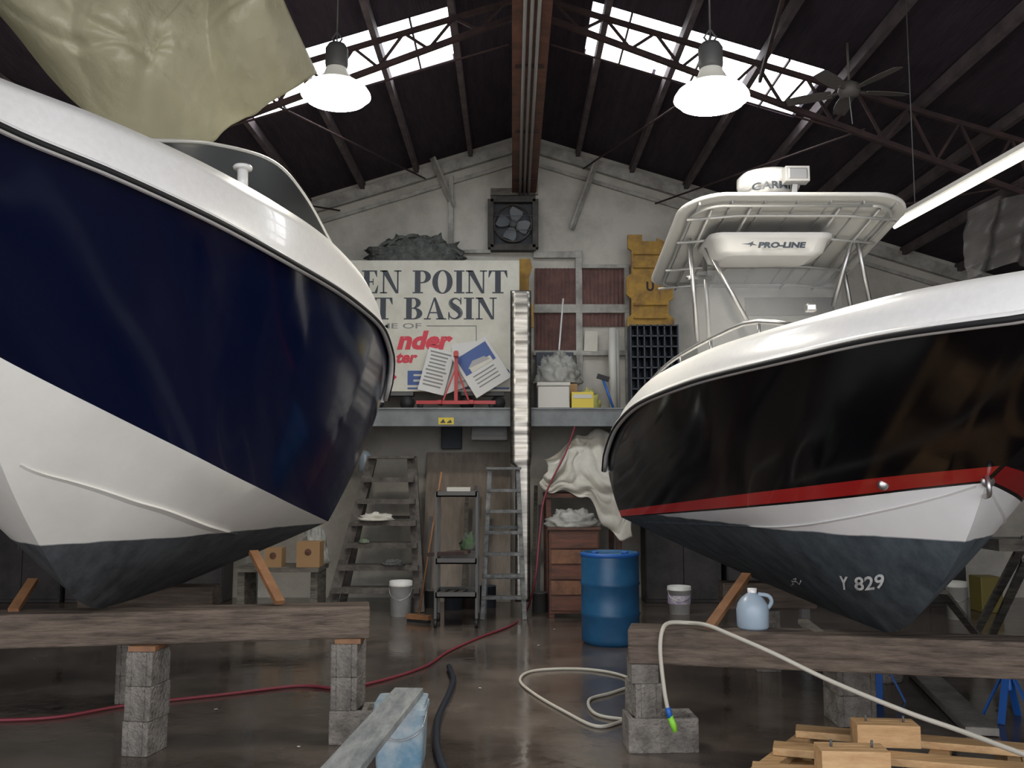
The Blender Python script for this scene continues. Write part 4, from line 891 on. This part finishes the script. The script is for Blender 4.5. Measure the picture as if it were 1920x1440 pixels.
# ---------------------------------------------------------------- lamps
def lamp(px,py,Y,wpx,en):
    c=W(px,py,Y); r=wpx/2/F*Y; s=r/.22; e=top('high_bay_lamp','glowing high bay dome lamp hanging from the roof','pendant lamp',c,'high bay lamps')
    MB().lathe([(r,0),(r*.99,.015*s),(r*.9,.045*s),(r*.72,.075*s)],c,shadem,36).build('shade',e)
    MB().lathe([(r*.72,.075*s),(r*.52,.105*s),(r*.36,.14*s),(r*.30,.18*s),(r*.27,.19*s)],c,capm,36).build('upper_shade',e)
    MB().lathe([(r*.98,.0),(r*.85,-.03*s),(r*.55,-.055*s),(0,-.065*s)],c,lensm,36).build('lens',e)
    MB().lathe([(0,.18*s),(r*.30,.18*s),(r*.33,.21*s),(r*.33,.31*s),(r*.25,.34*s),(0,.34*s)],c,grey,20).build('ballast_housing',e)
    MB().tube([c+Vector((0,0,.34*s)),Vector((c.x,c.y,rz(c.x)-.01))],.006,grey,8).tube([c+Vector((0,0,.33*s)),c+Vector((.04,0,.38*s)),c+Vector((0,0,.43*s)),c+Vector((-.04,0,.38*s)),c+Vector((0,0,.33*s))],.008,grey,6).build('hanging_rod',e)
    l=bpy.data.lights.new('lamp_light','AREA'); l.shape='DISK'; l.size=r*1.8; l.energy=en; l.color=(1,.91,.76); o=bpy.data.objects.new('lamp_light',l); link(o); o.parent=e; o.location=(0,0,-.1*s)
    return e
lamp(630,180,7.1,134,65); lamp(1334,186,5.7,145,50)
fanm=M('dusty_fan_paint',(.13,.12,.11),.6)
c=W(1592,172,8.0); cf=top('ceiling_fan','dusty pale five-blade ceiling fan hanging from the roof','ceiling fan',c)
MB().lathe([(0,-.05),(.08,-.04),(.1,0),(.09,.06),(.04,.09),(.02,.10),(0,.10)],c,fanm,22).build('motor',cf)
MB().tube([c+Vector((0,0,.1)),Vector((c.x,c.y,rz(c.x)-.01))],.012,fanm).build('downrod',cf)
MB().tube([c+Vector((0,0,-.05)),c+Vector((.02,0,-.3))],.004,ltgrey,6).build('pull_chain',cf)
for k in range(5):
    R=Rz(math.radians(8+72*k)); mb=MB(); P=[]
    mb.bar(c+R@Vector((.06,0,0)),c+R@Vector((.18,0,-.005)),.03,.008,fanm)
    for i in range(9):
        r=.15+.40*i/8; w=.05+.018*math.sin(i/8*3.0); P.append([c+R@Vector((r,-w,-.012)),c+R@Vector((r,w,.012))])
    mb.grid(P,fanm,False); mb.build('fan_blade',cf,solid=.006)
f0=Vector((3.24,4.6,3.6));f1=Vector((3.0,7.15,3.58)); ff=top('fluorescent_fixture','long lit fluorescent tube fixture hung beside the boat','light fixture',(f0+f1)/2)
MB().bar(f0+Vector((0,0,.045)),f1+Vector((0,0,.045)),.10,.03,ltgrey).build('housing',ff)
for dx in (-.03,.03): MB().tube([f0+Vector((dx,0,.01)),f1+Vector((dx,0,.01))],.014,tubem,10).build('tube',ff)
for p in (f0+Vector((-.02,.4,.07)),f1+Vector((.02,-.4,.07))): MB().tube([p,(p.x,p.y,rz(p.x)-.01)],.004,grey,6).build('hanger_wire',ff)
# ---------------------------------------------------------------- daylight
w=bpy.data.worlds.new('world'); SC.world=w; w.use_nodes=True; nt=w.node_tree
bg=nt.nodes['Background']; sky=nt.nodes.new('ShaderNodeTexSky'); sky.sky_type='HOSEK_WILKIE'; sky.turbidity=8; sky.sun_direction=(0.2,-.5,.6)
mx=nt.nodes.new('ShaderNodeMix'); mx.data_type='RGBA'; mx.inputs[0].default_value=.85; nt.links.new(sky.outputs[0],mx.inputs[6]); mx.inputs[7].default_value=(.96,.95,.97,1); nt.links.new(mx.outputs[2],bg.inputs[0])
bg.inputs[1].default_value=3.3
cd=bpy.data.cameras.new('camera'); cd.sensor_width=36; cd.lens=F/1920*36; cam=bpy.data.objects.new('camera',cd); link(cam)
cam.location=(0,0,H); cam.rotation_euler=(math.pi/2+TH,0,0); SC.camera=cam
cd.clip_start=.05
SC.view_settings.view_transform='Standard'; SC.view_settings.exposure=0
print('DONE',len(bpy.data.objects))
